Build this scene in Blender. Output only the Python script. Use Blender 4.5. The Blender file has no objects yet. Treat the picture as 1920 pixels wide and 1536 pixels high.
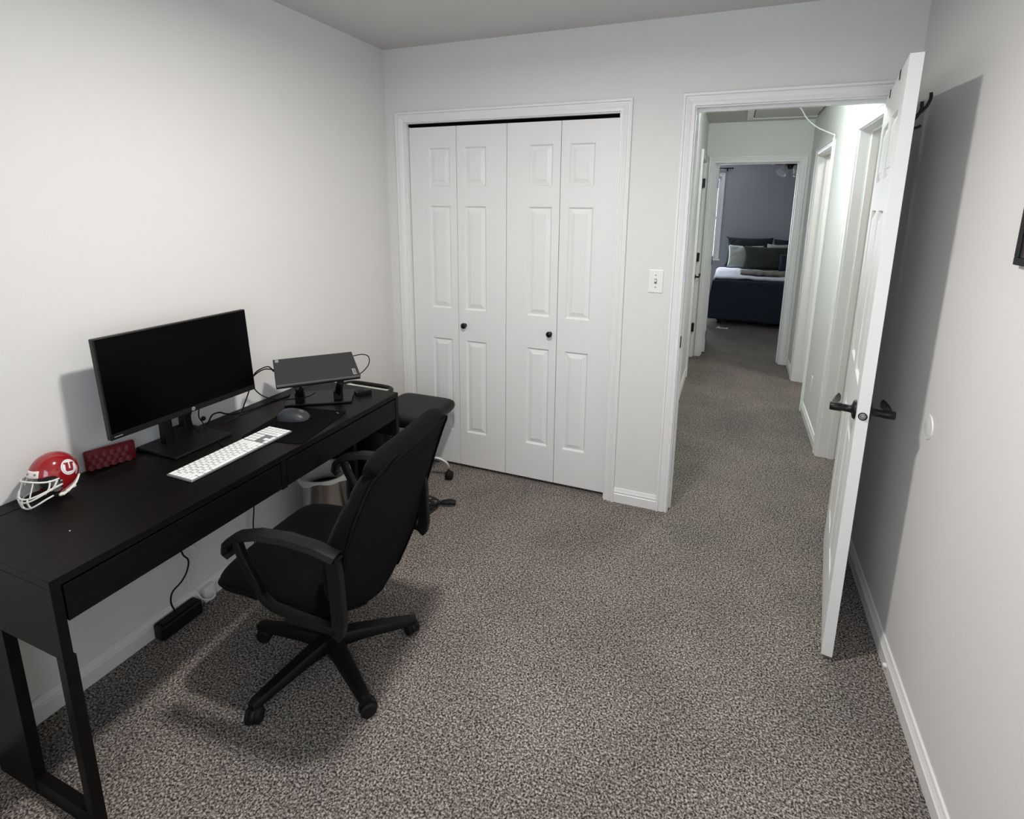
import bpy, bmesh, math, random
from mathutils import Vector, Matrix, noise
random.seed(7)
PI = math.pi
S = bpy.context.scene
COL = S.collection

# ---------------------------------------------------------------- camera
def cam():
    c = bpy.data.cameras.new('camera'); o = bpy.data.objects.new('camera', c); COL.objects.link(o)
    yaw, pitch, roll, f = -0.373424, -0.20764, 0.010258, 1000.07
    fw = Vector((math.sin(yaw)*math.cos(pitch), math.cos(yaw)*math.cos(pitch), math.sin(pitch)))
    rt = Vector((math.cos(yaw), -math.sin(yaw), 0)); up = rt.cross(fw)
    r2 = rt*math.cos(roll)+up*math.sin(roll); u2 = -rt*math.sin(roll)+up*math.cos(roll)
    m = Matrix((r2, u2, -fw)).transposed().to_4x4()
    m.translation = Vector((1.91181, -2.721934, 1.609021))
    o.matrix_world = m
    c.sensor_width = 36; c.sensor_fit = 'HORIZONTAL'; c.lens = f/1920*36
    c.shift_x = -16.292/1920; c.shift_y = -170.56/1920
    c.clip_start = .05; c.clip_end = 60
    S.camera = o
cam()

# ---------------------------------------------------------------- world, lights, exposure
S.view_settings.view_transform = 'Standard'; S.view_settings.look = 'None'
S.view_settings.gamma = 1; S.view_settings.use_curve_mapping = False
S.view_settings.exposure = 0.42
w = bpy.data.worlds.new('world'); S.world = w; w.use_nodes = True
bg = w.node_tree.nodes['Background']; bg.inputs[0].default_value = (.75, .86, 1, 1); bg.inputs[1].default_value = 2.2

def area(name, loc, rot, size, power, color, size_y=None, shape='DISK', spread=None):
    l = bpy.data.lights.new(name, 'AREA'); l.energy = power; l.color = color; l.shape = shape; l.size = size
    if size_y: l.size_y = size_y
    if spread: l.spread = spread
    o = bpy.data.objects.new(name, l); COL.objects.link(o); o.location = loc; o.rotation_euler = rot
    return o
area('room_lamp_light', (1.278, -1.5, 2.345), (0, 0, 0), .16, 23, (1, .955, .905))
area('added_window_fill_light', (1.75, -3.03, 1.5), (math.radians(90), 0, 0), 1.1, 7, (.72, .85, 1), 1.1, 'RECTANGLE')  # cool fill through the added window; no window is known there
l_ = bpy.data.lights.new('hall_lamp_light', 'POINT'); l_.energy = 21; l_.color = (.86, 1, .97); l_.shadow_soft_size = .06
lo_ = bpy.data.objects.new('hall_lamp_light', l_); COL.objects.link(lo_); lo_.location = (2.08, 1.0, 2.30)
area('bedroom_window_light', (1.3, 7.17, 1.5), (math.radians(-90), 0, 0), .75, 32, (.88, .93, 1), 1.4, 'RECTANGLE')
area('far_side_room_fill_light', (3.2, 2.4, 2.4), (0, 0, 0), .3, 9, (1, .98, .93))  # added light that brightens the second side room, no lamp known
area('side_room_light', (3.2, .8, 2.4), (0, 0, 0), .3, 3, (1, .93, .82))

# ---------------------------------------------------------------- materials
def mat(name, col, rough=.5, metal=0, spec=.5, bump=None, var=None, coat=0, trans=0, emit=None, sheen=0, sub=None):
    m = bpy.data.materials.new(name); m.use_nodes = True; nt = m.node_tree; b = nt.nodes['Principled BSDF']
    b.inputs['Base Color'].default_value = (*col, 1); b.inputs['Roughness'].default_value = rough
    b.inputs['Metallic'].default_value = metal; b.inputs['Specular IOR Level'].default_value = spec
    b.inputs['Coat Weight'].default_value = coat; b.inputs['Transmission Weight'].default_value = trans
    b.inputs['Sheen Weight'].default_value = sheen
    if emit:
        b.inputs['Emission Color'].default_value = (*emit[0], 1); b.inputs['Emission Strength'].default_value = emit[1]
    tc = nt.nodes.new('ShaderNodeTexCoord')
    if var:      # (scale, amount[, stretch])
        n = nt.nodes.new('ShaderNodeTexNoise'); n.inputs['Scale'].default_value = var[0]; n.inputs['Detail'].default_value = 4
        mp = nt.nodes.new('ShaderNodeMapping'); mp.inputs['Scale'].default_value = var[2] if len(var) > 2 else (1, 1, 1)
        nt.links.new(tc.outputs['Object'], mp.inputs[0]); nt.links.new(mp.outputs[0], n.inputs['Vector'])
        r = nt.nodes.new('ShaderNodeValToRGB'); a = var[1]
        r.color_ramp.elements[0].position = .3; r.color_ramp.elements[1].position = .7
        r.color_ramp.elements[0].color = (*[c*(1-a) for c in col], 1); r.color_ramp.elements[1].color = (*[min(1, c*(1+a)) for c in col], 1)
        nt.links.new(n.outputs[0], r.inputs[0]); nt.links.new(r.outputs[0], b.inputs['Base Color'])
    if bump:     # (scale, strength, distance[, stretch])
        n = nt.nodes.new('ShaderNodeTexNoise'); n.inputs['Scale'].default_value = bump[0]; n.inputs['Detail'].default_value = 3
        mp = nt.nodes.new('ShaderNodeMapping'); mp.inputs['Scale'].default_value = bump[3] if len(bump) > 3 else (1, 1, 1)
        nt.links.new(tc.outputs['Object'], mp.inputs[0]); nt.links.new(mp.outputs[0], n.inputs['Vector'])
        bp = nt.nodes.new('ShaderNodeBump'); bp.inputs['Strength'].default_value = bump[1]; bp.inputs['Distance'].default_value = bump[2]
        nt.links.new(n.outputs[0], bp.inputs['Height']); nt.links.new(bp.outputs[0], b.inputs['Normal'])
    return m
M = {}
M['wall'] = mat('wall_paint', (.775, .762, .742), .7, spec=.25, bump=(170, .35, .0015))
M['ceil'] = mat('ceiling_paint', (.63, .615, .60), .85, spec=.15, bump=(120, .3, .002))
M['grey_wall'] = mat('grey_wall_paint', (.40, .405, .435), .8, spec=.2, bump=(150, .2, .0015))
M['beige_wall'] = mat('beige_wall_paint', (.66, .62, .53), .8, spec=.2)
M['trim'] = mat('trim_paint', (.84, .83, .82), .38, bump=(60, .05, .001))
M['door'] = mat('door_paint', (.82, .81, .80), .45, bump=(300, .06, .0006, (1, 1, .08)))
M['desk'] = mat('black_brown_veneer', (.0058, .0048, .0043), .42, spec=.13, var=(9, .35, (14, 1, 14)), bump=(9, .08, .0005, (25, 1, 25)))
M['desk_dark'] = mat('groove_dark', (.002, .002, .002), .9, spec=.05)
M['plastic'] = mat('black_plastic', (.0048, .0048, .0052), .42, spec=.32, bump=(900, .12, .0004))
M['chair_plastic'] = mat('chair_black_plastic', (.0050, .0055, .0058), .42, spec=.25, bump=(700, .15, .0004))
M['rubber'] = mat('black_rubber', (.0055, .0055, .0055), .6, spec=.3)
M['screen'] = mat('dark_screen', (.0008, .0008, .001), .25, spec=.10)
M['fabric'] = mat('black_suede_fabric', (.0028, .0028, .0038), .95, spec=.08, sheen=.02, bump=(60, .25, .002), var=(14, .3))
M['vinyl'] = mat('black_vinyl', (.0065, .0065, .0068), .45, spec=.3, bump=(220, .25, .0008))
M['cloth_black'] = mat('black_pad_cloth', (.003, .003, .0032), .9, spec=.08, bump=(1500, .3, .0004))
M['laptop'] = mat('dark_grey_laptop_shell', (.024, .023, .025), .5, spec=.3)
M['edge_metal'] = mat('grey_edge_metal', (.30, .29, .29), .35, metal=.7)
M['chrome'] = mat('chrome', (.86, .86, .87), .09, metal=1)
M['steel'] = mat('brushed_steel', (.56, .55, .54), .24, metal=1, bump=(120, .05, .0005, (1, 1, 20)))
M['white_plastic'] = mat('white_plastic', (.84, .84, .82), .35)
M['key'] = mat('white_key', (.95, .95, .95), .4)
M['key_base'] = mat('silver_keyboard_base', (.22, .22, .23), .4, metal=.2)
M['red'] = mat('glossy_red_paint', (.30, .007, .012), .12, spec=.6, coat=.6, var=(5, .06))
M['red_case'] = mat('dark_red_rubber', (.13, .003, .008), .42, spec=.3)
M['hwhite'] = mat('white_enamel', (.82, .81, .76), .35)
M['pad_grey'] = mat('grey_padding', (.25, .24, .22), .8)
M['decal_white'] = mat('decal_white', (.88, .88, .88), .35)
M['decal_red'] = mat('decal_red', (.28, .008, .02), .35)
M['decal_grey'] = mat('decal_grey', (.16, .19, .19), .4)
M['logo_grey'] = mat('logo_grey', (.33, .33, .33), .4, metal=.2)
M['logo_dark'] = mat('logo_dark', (.05, .05, .05), .4)
M['mouse'] = mat('graphite_mouse_shell', (.040, .042, .050), .4, spec=.4)
M['mouse_dark'] = mat('dark_mouse_rubber', (.02, .02, .022), .6)
M['bag'] = mat('white_bag_liner', (.74, .73, .70), .5, bump=(40, .5, .004))
M['navy'] = mat('navy_bedding', (.026, .032, .046), .9, spec=.1, bump=(9, .7, .03), sheen=.1)
M['lightbed'] = mat('pale_grey_bedding', (.55, .56, .62), .9, spec=.1, bump=(12, .6, .02))
M['olive'] = mat('olive_pillow_fabric', (.050, .056, .044), .95, spec=.1, bump=(14, .7, .02))
M['sage'] = mat('pale_sage_pillow_fabric', (.38, .42, .37), .95, spec=.1, bump=(14, .7, .02))
M['charcoal'] = mat('charcoal_sham_fabric', (.030, .036, .042), .95, spec=.1, bump=(12, .6, .02))
M['throw'] = mat('grey_brown_throw', (.16, .155, .135), .95, spec=.1, bump=(25, .9, .02))
M['fan_dark'] = mat('dark_fan_metal', (.02, .018, .016), .4, metal=.5)
M['frost'] = mat('frosted_glass', (.80, .80, .80), .5, trans=.08)
M['lamp_glass'] = mat('lit_lamp_glass', (.9, .9, .88), .5, emit=((1, .95, .88), 1.2))
M['glass'] = mat('window_glass', (1, 1, 1), .0, trans=1)
M['picture'] = mat('dark_picture_print', (.03, .025, .02), .4, var=(6, .5))
M['strap'] = mat('black_webbing', (.010, .010, .011), .7, bump=(600, .4, .0008))
M['hamper'] = mat('black_mesh_hamper', (.0025, .0025, .0025), .7, spec=.15, bump=(500, .4, .001))
M['speck'] = mat('white_speck', (.8, .8, .8), .6)

def carpet_mat():
    m = bpy.data.materials.new('cut_pile_carpet'); m.use_nodes = True; nt = m.node_tree; N = nt.nodes; L = nt.links
    b = N['Principled BSDF']; b.inputs['Roughness'].default_value = 1; b.inputs['Specular IOR Level'].default_value = .05
    tc = N.new('ShaderNodeTexCoord')
    # warp so that tufts look curled
    nw = N.new('ShaderNodeTexNoise'); nw.inputs['Scale'].default_value = 150; nw.inputs['Detail'].default_value = 2
    L.new(tc.outputs['Object'], nw.inputs['Vector'])
    mx = N.new('ShaderNodeVectorMath'); mx.operation = 'MULTIPLY_ADD'; mx.inputs[1].default_value = (.011, .011, 0)
    L.new(nw.outputs['Color'], mx.inputs[0]); L.new(tc.outputs['Object'], mx.inputs[2])
    n1 = N.new('ShaderNodeTexNoise'); n1.inputs['Scale'].default_value = 165; n1.inputs['Detail'].default_value = 2.5; n1.inputs['Roughness'].default_value = .6
    L.new(mx.outputs[0], n1.inputs['Vector'])
    r = N.new('ShaderNodeValToRGB'); e = r.color_ramp.elements
    e[0].position = .385; e[0].color = (.038, .032, .028, 1)
    e[1].position = .63; e[1].color = (.56, .505, .462, 1)
    k = e.new(.50); k.color = (.198, .172, .152, 1)
    L.new(n1.outputs[0], r.inputs[0])
    # broad wear and nap patches
    n2 = N.new('ShaderNodeTexNoise'); n2.inputs['Scale'].default_value = 2.6; n2.inputs['Detail'].default_value = 5
    L.new(tc.outputs['Object'], n2.inputs['Vector'])
    r2 = N.new('ShaderNodeValToRGB'); f = r2.color_ramp.elements
    f[0].position = .35; f[0].color = (.84, .86, .86, 1); f[1].position = .65; f[1].color = (1.08, 1.05, 1.04, 1)
    L.new(n2.outputs[0], r2.inputs[0])
    mm = N.new('ShaderNodeMixRGB'); mm.blend_type = 'MULTIPLY'; mm.inputs[0].default_value = 1
    L.new(r.outputs[0], mm.inputs[1]); L.new(r2.outputs[0], mm.inputs[2]); L.new(mm.outputs[0], b.inputs['Base Color'])
    bp = N.new('ShaderNodeBump'); bp.inputs['Strength'].default_value = .8; bp.inputs['Distance'].default_value = .008
    L.new(n1.outputs[0], bp.inputs['Height']); L.new(bp.outputs[0], b.inputs['Normal'])
    return m
M['carpet'] = carpet_mat()

# ---------------------------------------------------------------- mesh helpers
class MB:
    def __init__(s): s.v = []; s.f = []
    def add(s, vs, fs, mt=None):
        n = len(s.v); s.v += [tuple(mt @ Vector(p)) if mt else tuple(p) for p in vs]; s.f += [tuple(i+n for i in f) for f in fs]; return s
    def box(s, x0, x1, y0, y1, z0, z1, mt=None):
        vs = [(x, y, z) for x in (x0, x1) for y in (y0, y1) for z in (z0, z1)]
        return s.add(vs, [(0, 1, 3, 2), (4, 6, 7, 5), (0, 4, 5, 1), (2, 3, 7, 6), (0, 2, 6, 4), (1, 5, 7, 3)], mt)
    def rbox(s, x0, x1, y0, y1, z0, z1, r=.01, seg=3, mt=None):
        bm = bmesh.new(); bmesh.ops.create_cube(bm, size=1)
        for v in bm.verts: v.co = Vector(((x0+x1)/2+v.co.x*(x1-x0), (y0+y1)/2+v.co.y*(y1-y0), (z0+z1)/2+v.co.z*(z1-z0)))
        bmesh.ops.bevel(bm, geom=bm.edges[:], offset=r, segments=seg, affect='EDGES', profile=.5)
        bm.verts.index_update(); s.add([v.co.copy() for v in bm.verts], [tuple(v.index for v in f.verts) for f in bm.faces], mt); bm.free(); return s
    def tube(s, pts, r, n=10, smooth=0, cap=True, flat=1.0, mt=None, up0=None):
        P = [Vector(p) for p in pts]
        if smooth:
            Q = []
            for i in range(len(P)-1):
                a, b, c, d = P[max(i-1, 0)], P[i], P[i+1], P[min(i+2, len(P)-1)]
                for k in range(smooth):
                    t = k/smooth
                    Q.append(.5*((2*b)+(c-a)*t+(2*a-5*b+4*c-d)*t*t+(-a+3*b-3*c+d)*t**3))
            Q.append(P[-1]); R = r
            if isinstance(r, (list, tuple)): R = [r[min(int(i/smooth), len(r)-1)]*(1-(i % smooth)/smooth)+r[min(int(i/smooth)+1, len(r)-1)]*((i % smooth)/smooth) for i in range(len(Q))]
            P = Q; r = R
        if not isinstance(r, (list, tuple)): r = [r]*len(P)
        vs = []; up = Vector(up0) if up0 else Vector((0, 0, 1)); T = []
        for i in range(len(P)):
            t = (P[min(i+1, len(P)-1)]-P[max(i-1, 0)])
            T.append(t.normalized() if t.length > 1e-9 else Vector((0, 0, 1)))
        if abs(T[0].dot(up)) > .95: up = Vector((1, 0, 0))
        nrm = (up-T[0]*up.dot(T[0])).normalized()
        for i, p in enumerate(P):
            nrm = (nrm-T[i]*nrm.dot(T[i])).normalized(); bi = T[i].cross(nrm)
            for k in range(n):
                a = 2*PI*k/n; vs.append(p+(bi*math.cos(a)+nrm*math.sin(a)*flat)*r[i])
        fs = [(i*n+k, i*n+(k+1) % n, (i+1)*n+(k+1) % n, (i+1)*n+k) for i in range(len(P)-1) for k in range(n)]
        if cap: fs += [tuple(range(n-1, -1, -1)), tuple((len(P)-1)*n+k for k in range(n))]
        return s.add(vs, fs, mt)
    def lathe(s, prof, n=32, mt=None, cap=False):
        vs = [(r*math.cos(2*PI*k/n), r*math.sin(2*PI*k/n), z) for r, z in prof for k in range(n)]
        fs = [(i*n+k, i*n+(k+1) % n, (i+1)*n+(k+1) % n, (i+1)*n+k) for i in range(len(prof)-1) for k in range(n)]
        if cap: fs += [tuple(range(n-1, -1, -1)), tuple((len(prof)-1)*n+k for k in range(n))]
        return s.add(vs, fs, mt)
    def prism(s, poly, z0, z1, mt=None):
        n = len(poly); vs = [(x, y, z0) for x, y in poly]+[(x, y, z1) for x, y in poly]
        return s.add(vs, [tuple(range(n-1, -1, -1)), tuple(range(n, 2*n))]+[(i, (i+1) % n, n+(i+1) % n, n+i) for i in range(n)], mt)
    def grid(s, fn, nu, nv, mt=None, wrap=False):
        vs = [fn(i/nu, j/nv) for i in range(nu+1) for j in range(nv+1)]
        fs = [(i*(nv+1)+j, (i+1)*(nv+1)+j, (i+1)*(nv+1)+j+1, i*(nv+1)+j+1) for i in range(nu) for j in range(nv)]
        return s.add(vs, fs, mt)
    def sphere(s, c, r, n=16, mt=None):
        if not isinstance(r, (tuple, list)): r = (r, r, r)
        return s.add(*_sph(c, r, n), mt)
    def build(s, name, m, parent=None, smooth=False, loc=None, sub=0, solid=0, bevel=0, ang=None, merge=False):
        me = bpy.data.meshes.new(name)
        bm = bmesh.new(); vv = [bm.verts.new(p) for p in s.v]
        for f in s.f:
            try: bm.faces.new([vv[i] for i in dict.fromkeys(f)])
            except ValueError: pass
        if merge: bmesh.ops.remove_doubles(bm, verts=bm.verts, dist=1e-5)
        if merge is not False or smooth: bmesh.ops.recalc_face_normals(bm, faces=bm.faces)
        bm.to_mesh(me); bm.free()
        me.materials.append(m)
        o = bpy.data.objects.new(name, me); COL.objects.link(o)
        if parent: o.parent = parent
        if loc: o.location = loc
        if smooth or ang:
            me.polygons.foreach_set('use_smooth', [True]*len(me.polygons))
            if ang is None: ang = 40
            if not smooth or smooth != 'all':
                bm = bmesh.new(); bm.from_mesh(me)
                for e in bm.edges:
                    if len(e.link_faces) == 2 and e.calc_face_angle(0) > math.radians(ang): e.smooth = False
                bm.to_mesh(me); bm.free()
        if solid:
            md = o.modifiers.new('solid', 'SOLIDIFY'); md.thickness = solid; md.offset = -1
        if bevel:
            md = o.modifiers.new('bevel', 'BEVEL'); md.width = bevel; md.segments = 2; md.limit_method = 'ANGLE'; md.angle_limit = math.radians(40)
        if sub:
            md = o.modifiers.new('sub', 'SUBSURF'); md.levels = sub; md.render_levels = sub
        return o
def _sph(c, r, n):
    vs = []; fs = []; m = 2*n
    for i in range(n+1):
        t = PI*i/n
        for k in range(m):
            a = 2*PI*k/m; vs.append((c[0]+r[0]*math.sin(t)*math.cos(a), c[1]+r[1]*math.sin(t)*math.sin(a), c[2]+r[2]*math.cos(t)))
    for i in range(n):
        for k in range(m): fs.append((i*m+k, i*m+(k+1) % m, (i+1)*m+(k+1) % m, (i+1)*m+k))
    return vs, fs
def thing(name, label, cat, loc=(0, 0, 0), rz=0, group=None, kind=None, mw=None):
    o = bpy.data.objects.new(name, None); COL.objects.link(o); o.location = loc; o.rotation_euler = (0, 0, rz); o.empty_display_size = .05
    if mw is not None: o.matrix_world = mw
    o['label'] = label; o['category'] = cat
    if group: o['group'] = group
    if kind: o['kind'] = kind
    return o
def tag(o, label, cat, group=None):
    o['label'] = label; o['category'] = cat
    if group: o['group'] = group
    return o
def struct(name, mb, m, label=None, **k):
    o = mb.build(name, m, **k); o['kind'] = 'structure'
    if label: o['label'] = label; o['category'] = name.split('_')[0]
    return o
def RT(loc, rx=0, ry=0, rz=0): return Matrix.Translation(loc) @ Matrix.Rotation(rz, 4, 'Z') @ Matrix.Rotation(ry, 4, 'Y') @ Matrix.Rotation(rx, 4, 'X')
def text_mb(s, size, mt, depth=.0003):
    cu = bpy.data.curves.new('t', 'FONT'); cu.body = s; cu.size = size; cu.align_x = 'CENTER'; cu.align_y = 'CENTER'; cu.extrude = depth
    o = bpy.data.objects.new('t', cu); COL.objects.link(o)
    dg = bpy.context.evaluated_depsgraph_get(); me = bpy.data.meshes.new_from_object(o.evaluated_get(dg))
    mb = MB().add([v.co.copy() for v in me.vertices], [tuple(p.vertices) for p in me.polygons], mt)
    bpy.data.objects.remove(o); bpy.data.curves.remove(cu); bpy.data.meshes.remove(me); return mb

# ---------------------------------------------------------------- room shell
W = 2.556; H = 2.457; YE = 3.33
struct('floor', MB().box(-.3, 4.2, -3.3, 7.4, -.06, 0), M['carpet'], 'grey brown cut pile carpet across room, hall and bedroom')
struct('ceiling', MB().box(-.3, 4.2, -3.3, 7.4, H, H+.08), M['ceil'], 'pale painted ceiling over the room and hall')
struct('wall_left', MB().box(-.12, 0, -3.17, .9, 0, H), M['wall'], 'off-white wall behind the desk')
HD = 2.081
wb = MB()
wb.box(0, .117, 0, .12, 0, H).box(.117, 1.371, 0, .12, HD, H).box(1.371, 1.69, 0, .12, 0, H).box(1.69, 2.508, 0, .12, HD, H).box(2.508, W, 0, .12, 0, H)
struct('wall_back', wb, M['wall'], 'off-white wall around the closet doors and the doorway')
wr = MB().box(W, W+.12, -3.17, .282, 0, H).box(W, W+.12, .282, 1.078, HD, H).box(W, W+.12, 1.078, 1.982, 0, H).box(W, W+.12, 1.982, 2.778, HD, H).box(W, W+.12, 2.778, YE, 0, H)
struct('wall_right', wr, M['wall'], 'off-white wall behind the open door, running on into the hall')
wf = MB().box(0, 1.1, -3.17, -3.05, 0, H).box(2.4, W, -3.17, -3.05, 0, H).box(1.1, 2.4, -3.17, -3.05, 0, .9).box(1.1, 2.4, -3.17, -3.05, 2.1, H)
struct('wall_front', wf, M['wall'], 'off-white wall with an added window behind the viewpoint')
struct('wall_hall', MB().box(1.47, 1.59, .12, 2.53, 0, H).box(1.47, 1.59, 2.53, 3.27, HD, H).box(1.47, 1.59, 3.27, YE, 0, H), M['wall'], 'off-white left wall of the hall')
struct('wall_hall_end', MB().box(.4, 1.664, YE, YE+.12, 0, H).box(1.664, 2.481, YE, YE+.12, HD, H).box(2.481, 3.9, YE, YE+.12, 0, H), M['wall'], 'off-white wall around the bedroom doorway at the hall end')
struct('wall_closet', MB().box(0, 1.47, .78, .9, 0, H), M['wall'], 'wall at the back of the closet')
struct('wall_linen_closet', MB().box(.9, 1.0, 2.3, YE, 0, H).box(.9, 1.47, 2.2, 2.3, 0, H), M['wall'], 'wall of the small closet left of the hall')
struct('wall_side_room', MB().box(3.8, 3.92, -.1, YE, 0, H).box(W+.12, 3.8, 1.45, 1.55, 0, H).box(W+.12, 3.8, -.12, 0, 0, H), M['beige_wall'], 'beige walls of the rooms right of the hall')
bw = MB().box(.4, .52, YE+.12, 7.3, 0, H).box(3.78, 3.9, YE+.12, 7.3, 0, H)
bw.box(.52, .95, 7.2, 7.32, 0, H).box(1.66, 3.78, 7.2, 7.32, 0, H).box(.95, 1.66, 7.2, 7.32, 0, .75).box(.95, 1.66, 7.2, 7.32, 2.14, H)
struct('wall_bedroom', bw, M['grey_wall'], 'blue grey bedroom walls behind the bed')

# casing and baseboard mouldings
CP = [(0, 0), (0, .009), (.002, .011), (.009, .011), (.0105, .0065), (.014, .0065), (.020, .0095), (.036, .0135), (.0375, .0095), (.042, .0095), (.045, .0165), (.055, .0175), (.057, .0155), (.057, 0)]
def casing(a0, a1, h, org, ax, nrm):
    """U shaped mitred casing around opening a0..a1 up to h; ax = along wall, nrm = out of wall"""
    mb = MB(); ax = Vector(ax); nrm = Vector(nrm); org = Vector(org); Z = Vector((0, 0, 1)); n = len(CP)
    rings = []
    for px, pz, dx, dz in ((a0, 0, -1, 0), (a0, h, -1, 1), (a1, h, 1, 1), (a1, 0, 1, 0)):
        rings.append([org+ax*(px+dx*u)+Z*(pz+dz*u)+nrm*t*1.2 for u, t in CP])
    vs = [p for r in rings for p in r]
    fs = [(i*n+k, i*n+k+1, (i+1)*n+k+1, (i+1)*n+k) for i in range(3) for k in range(n-1)]
    fs += [tuple(range(n)), tuple(3*n+k for k in range(n))]
    return mb.add(vs, fs)
def jamb(mb, a0, a1, h, org, ax, nrm, depth, stop=None):
    ax = Vector(ax); nrm = Vector(nrm); mt = Matrix((ax, nrm, Vector((0, 0, 1)))).transposed().to_4x4(); mt.translation = Vector(org)
    t = .018
    mb.box(a0-t, a0, -depth, .0, 0, h+t, mt).box(a1, a1+t, -depth, 0, 0, h+t, mt).box(a0, a1, -depth, 0, h, h+t, mt)
    if stop is not None:
        mb.box(a0, a0+.011, stop-.035, stop, 0, h, mt).box(a1-.011, a1, stop-.035, stop, 0, h, mt).box(a0+.011, a1-.011, stop-.035, stop, h-.011, h, mt)
    return mb
tn = [0]
def opening(a0, a1, h, org, ax, nrm, label, depth=.12, stop=None, back=False):
    tn[0] += 1
    mb = casing(a0-.005, a1+.005, h+.005, org, ax, nrm)
    o = struct('trim_%d' % tn[0], mb, M['trim'], label)
    jb = jamb(MB(), a0, a1, h, org, ax, nrm, depth, stop).build('jamb', M['trim'], o)
    if back:
        bo = Vector(org)-Vector(nrm)*depth
        casing(a0-.005, a1+.005, h+.005, bo, ax, -Vector(nrm)).build('back_casing', M['trim'], o)
    return o
HJ = 2.063
opening(.135, 1.353, 2.058, (0, 0, 0), (1, 0, 0), (0, -1, 0), 'white moulded casing around the closet doors')
t2 = opening(1.708, 2.490, HJ, (0, 0, 0), (1, 0, 0), (0, -1, 0), 'white moulded casing around the near doorway to the hall', stop=-.045, back=True)
opening(.30, 1.06, HJ, (W, 0, 0), (0, 1, 0), (-1, 0, 0), 'white casing of the nearest doorway in the hall right wall', stop=-.06)
opening(2.0, 2.76, HJ, (W, 0, 0), (0, 1, 0), (-1, 0, 0), 'white casing of the second doorway in the hall right wall', stop=-.06)
opening(2.548, 3.252, HJ, (1.59, 0, 0), (0, 1, 0), (1, 0, 0), 'white casing of the narrow door in the hall left wall')
opening(1.682, 2.463, HJ, (0, YE, 0), (1, 0, 0), (0, -1, 0), 'white casing around the bedroom doorway', stop=-.06)
# strike plate on the near doorway's left jamb
MB().rbox(1.708, 1.7115, .018, .044, .91, .97, .001, 1).build('strike_plate', M['plastic'], t2)

BP = [(0, 0), (.0125, 0), (.0130, .050), (.0095, .0535), (.0095, .059), (.0130, .0625), (.0085, .073), (.0065, .081), (.0035, .083), (0, .083)]
def baseb(name, segs, label):
    mb = MB()
    for (x0, y0), (x1, y1), (nx, ny) in segs:
        n = len(BP)
        vs = [(x+nx*t, y+ny*t, z) for x, y in ((x0, y0), (x1, y1)) for t, z in BP]
        mb.add(vs, [(k, k+1, n+k+1, n+k) for k in range(n-1)]+[tuple(range(n)), tuple(n+k for k in range(n))])
    return struct(name, mb, M['trim'], label)
baseb('baseboard_left', [((0, -3.05), (0, 0), (1, 0))], 'white baseboard under the desk')
baseb('baseboard_back', [((.0125, 0), (.073, 0), (0, -1)), ((1.4155, 0), (1.6455, 0), (0, -1))], 'white baseboard between closet casing and doorway casing')
baseb('baseboard_right', [((W, -3.05), (W, 0), (-1, 0))], 'white baseboard along the right wall behind the door')
baseb('baseboard_front', [((.0125, -3.05), (W-.0125, -3.05), (0, 1))], 'white baseboard under the added window')
baseb('baseboard_hall', [((W, .13), (W, .238), (-1, 0)), ((W, 1.122), (W, 1.938), (-1, 0)), ((W, 2.822), (W, YE), (-1, 0)), ((1.59, .14), (1.59, 2.486), (1, 0)), ((2.525, YE), (W-.0125, YE), (0, -1))], 'white baseboards along the hall walls')
baseb('baseboard_bedroom', [((.52, 7.2), (3.78, 7.2), (0, -1))], 'white baseboard in the bedroom')

# windows (room window is unseen, added behind the viewpoint as a daylight source, bedroom window at far left)
def window(name, x0, x1, y, z0, z1, ny, label):
    mb = MB(); f = .045
    mb.box(x0, x1, y-.03, y+.03, z0, z0+f).box(x0, x1, y-.03, y+.03, z1-f, z1).box(x0, x0+f, y-.03, y+.03, z0+f, z1-f).box(x1-f, x1, y-.03, y+.03, z0+f, z1-f)
    mb.box(x0+f, x1-f, y-.02, y+.02, (z0+z1)/2-.02, (z0+z1)/2+.02)
    o = struct(name, mb, M['trim'], label)
    return o
w1 = window('window_added', 1.1, 2.4, -3.11, .9, 2.1, 1, 'unseen white framed window added behind the viewpoint for daylight')
MB().box(1.145, 2.355, -3.113, -3.109, .945, 2.055).build('window_pane', M['glass'], w1)
w2 = window('window_2', .95, 1.66, 7.26, .75, 2.14, -1, 'bright white framed window at the bedroom far wall')
MB().box(.995, 1.615, 7.258, 7.262, .795, 2.095).build('window_pane', M['glass'], w2)
c_ = casing(.955, 1.655, 2.135, (0, 7.2, 0), (1, 0, 0), (0, -1, 0)); c_.v = [(x, y, max(z, .75)) for x, y, z in c_.v]
c_.build('window_casing', M['trim'], w2); MB().box(.88, 1.73, 7.16, 7.2, .72, .75).build('window_sill', M['trim'], w2)

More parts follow.
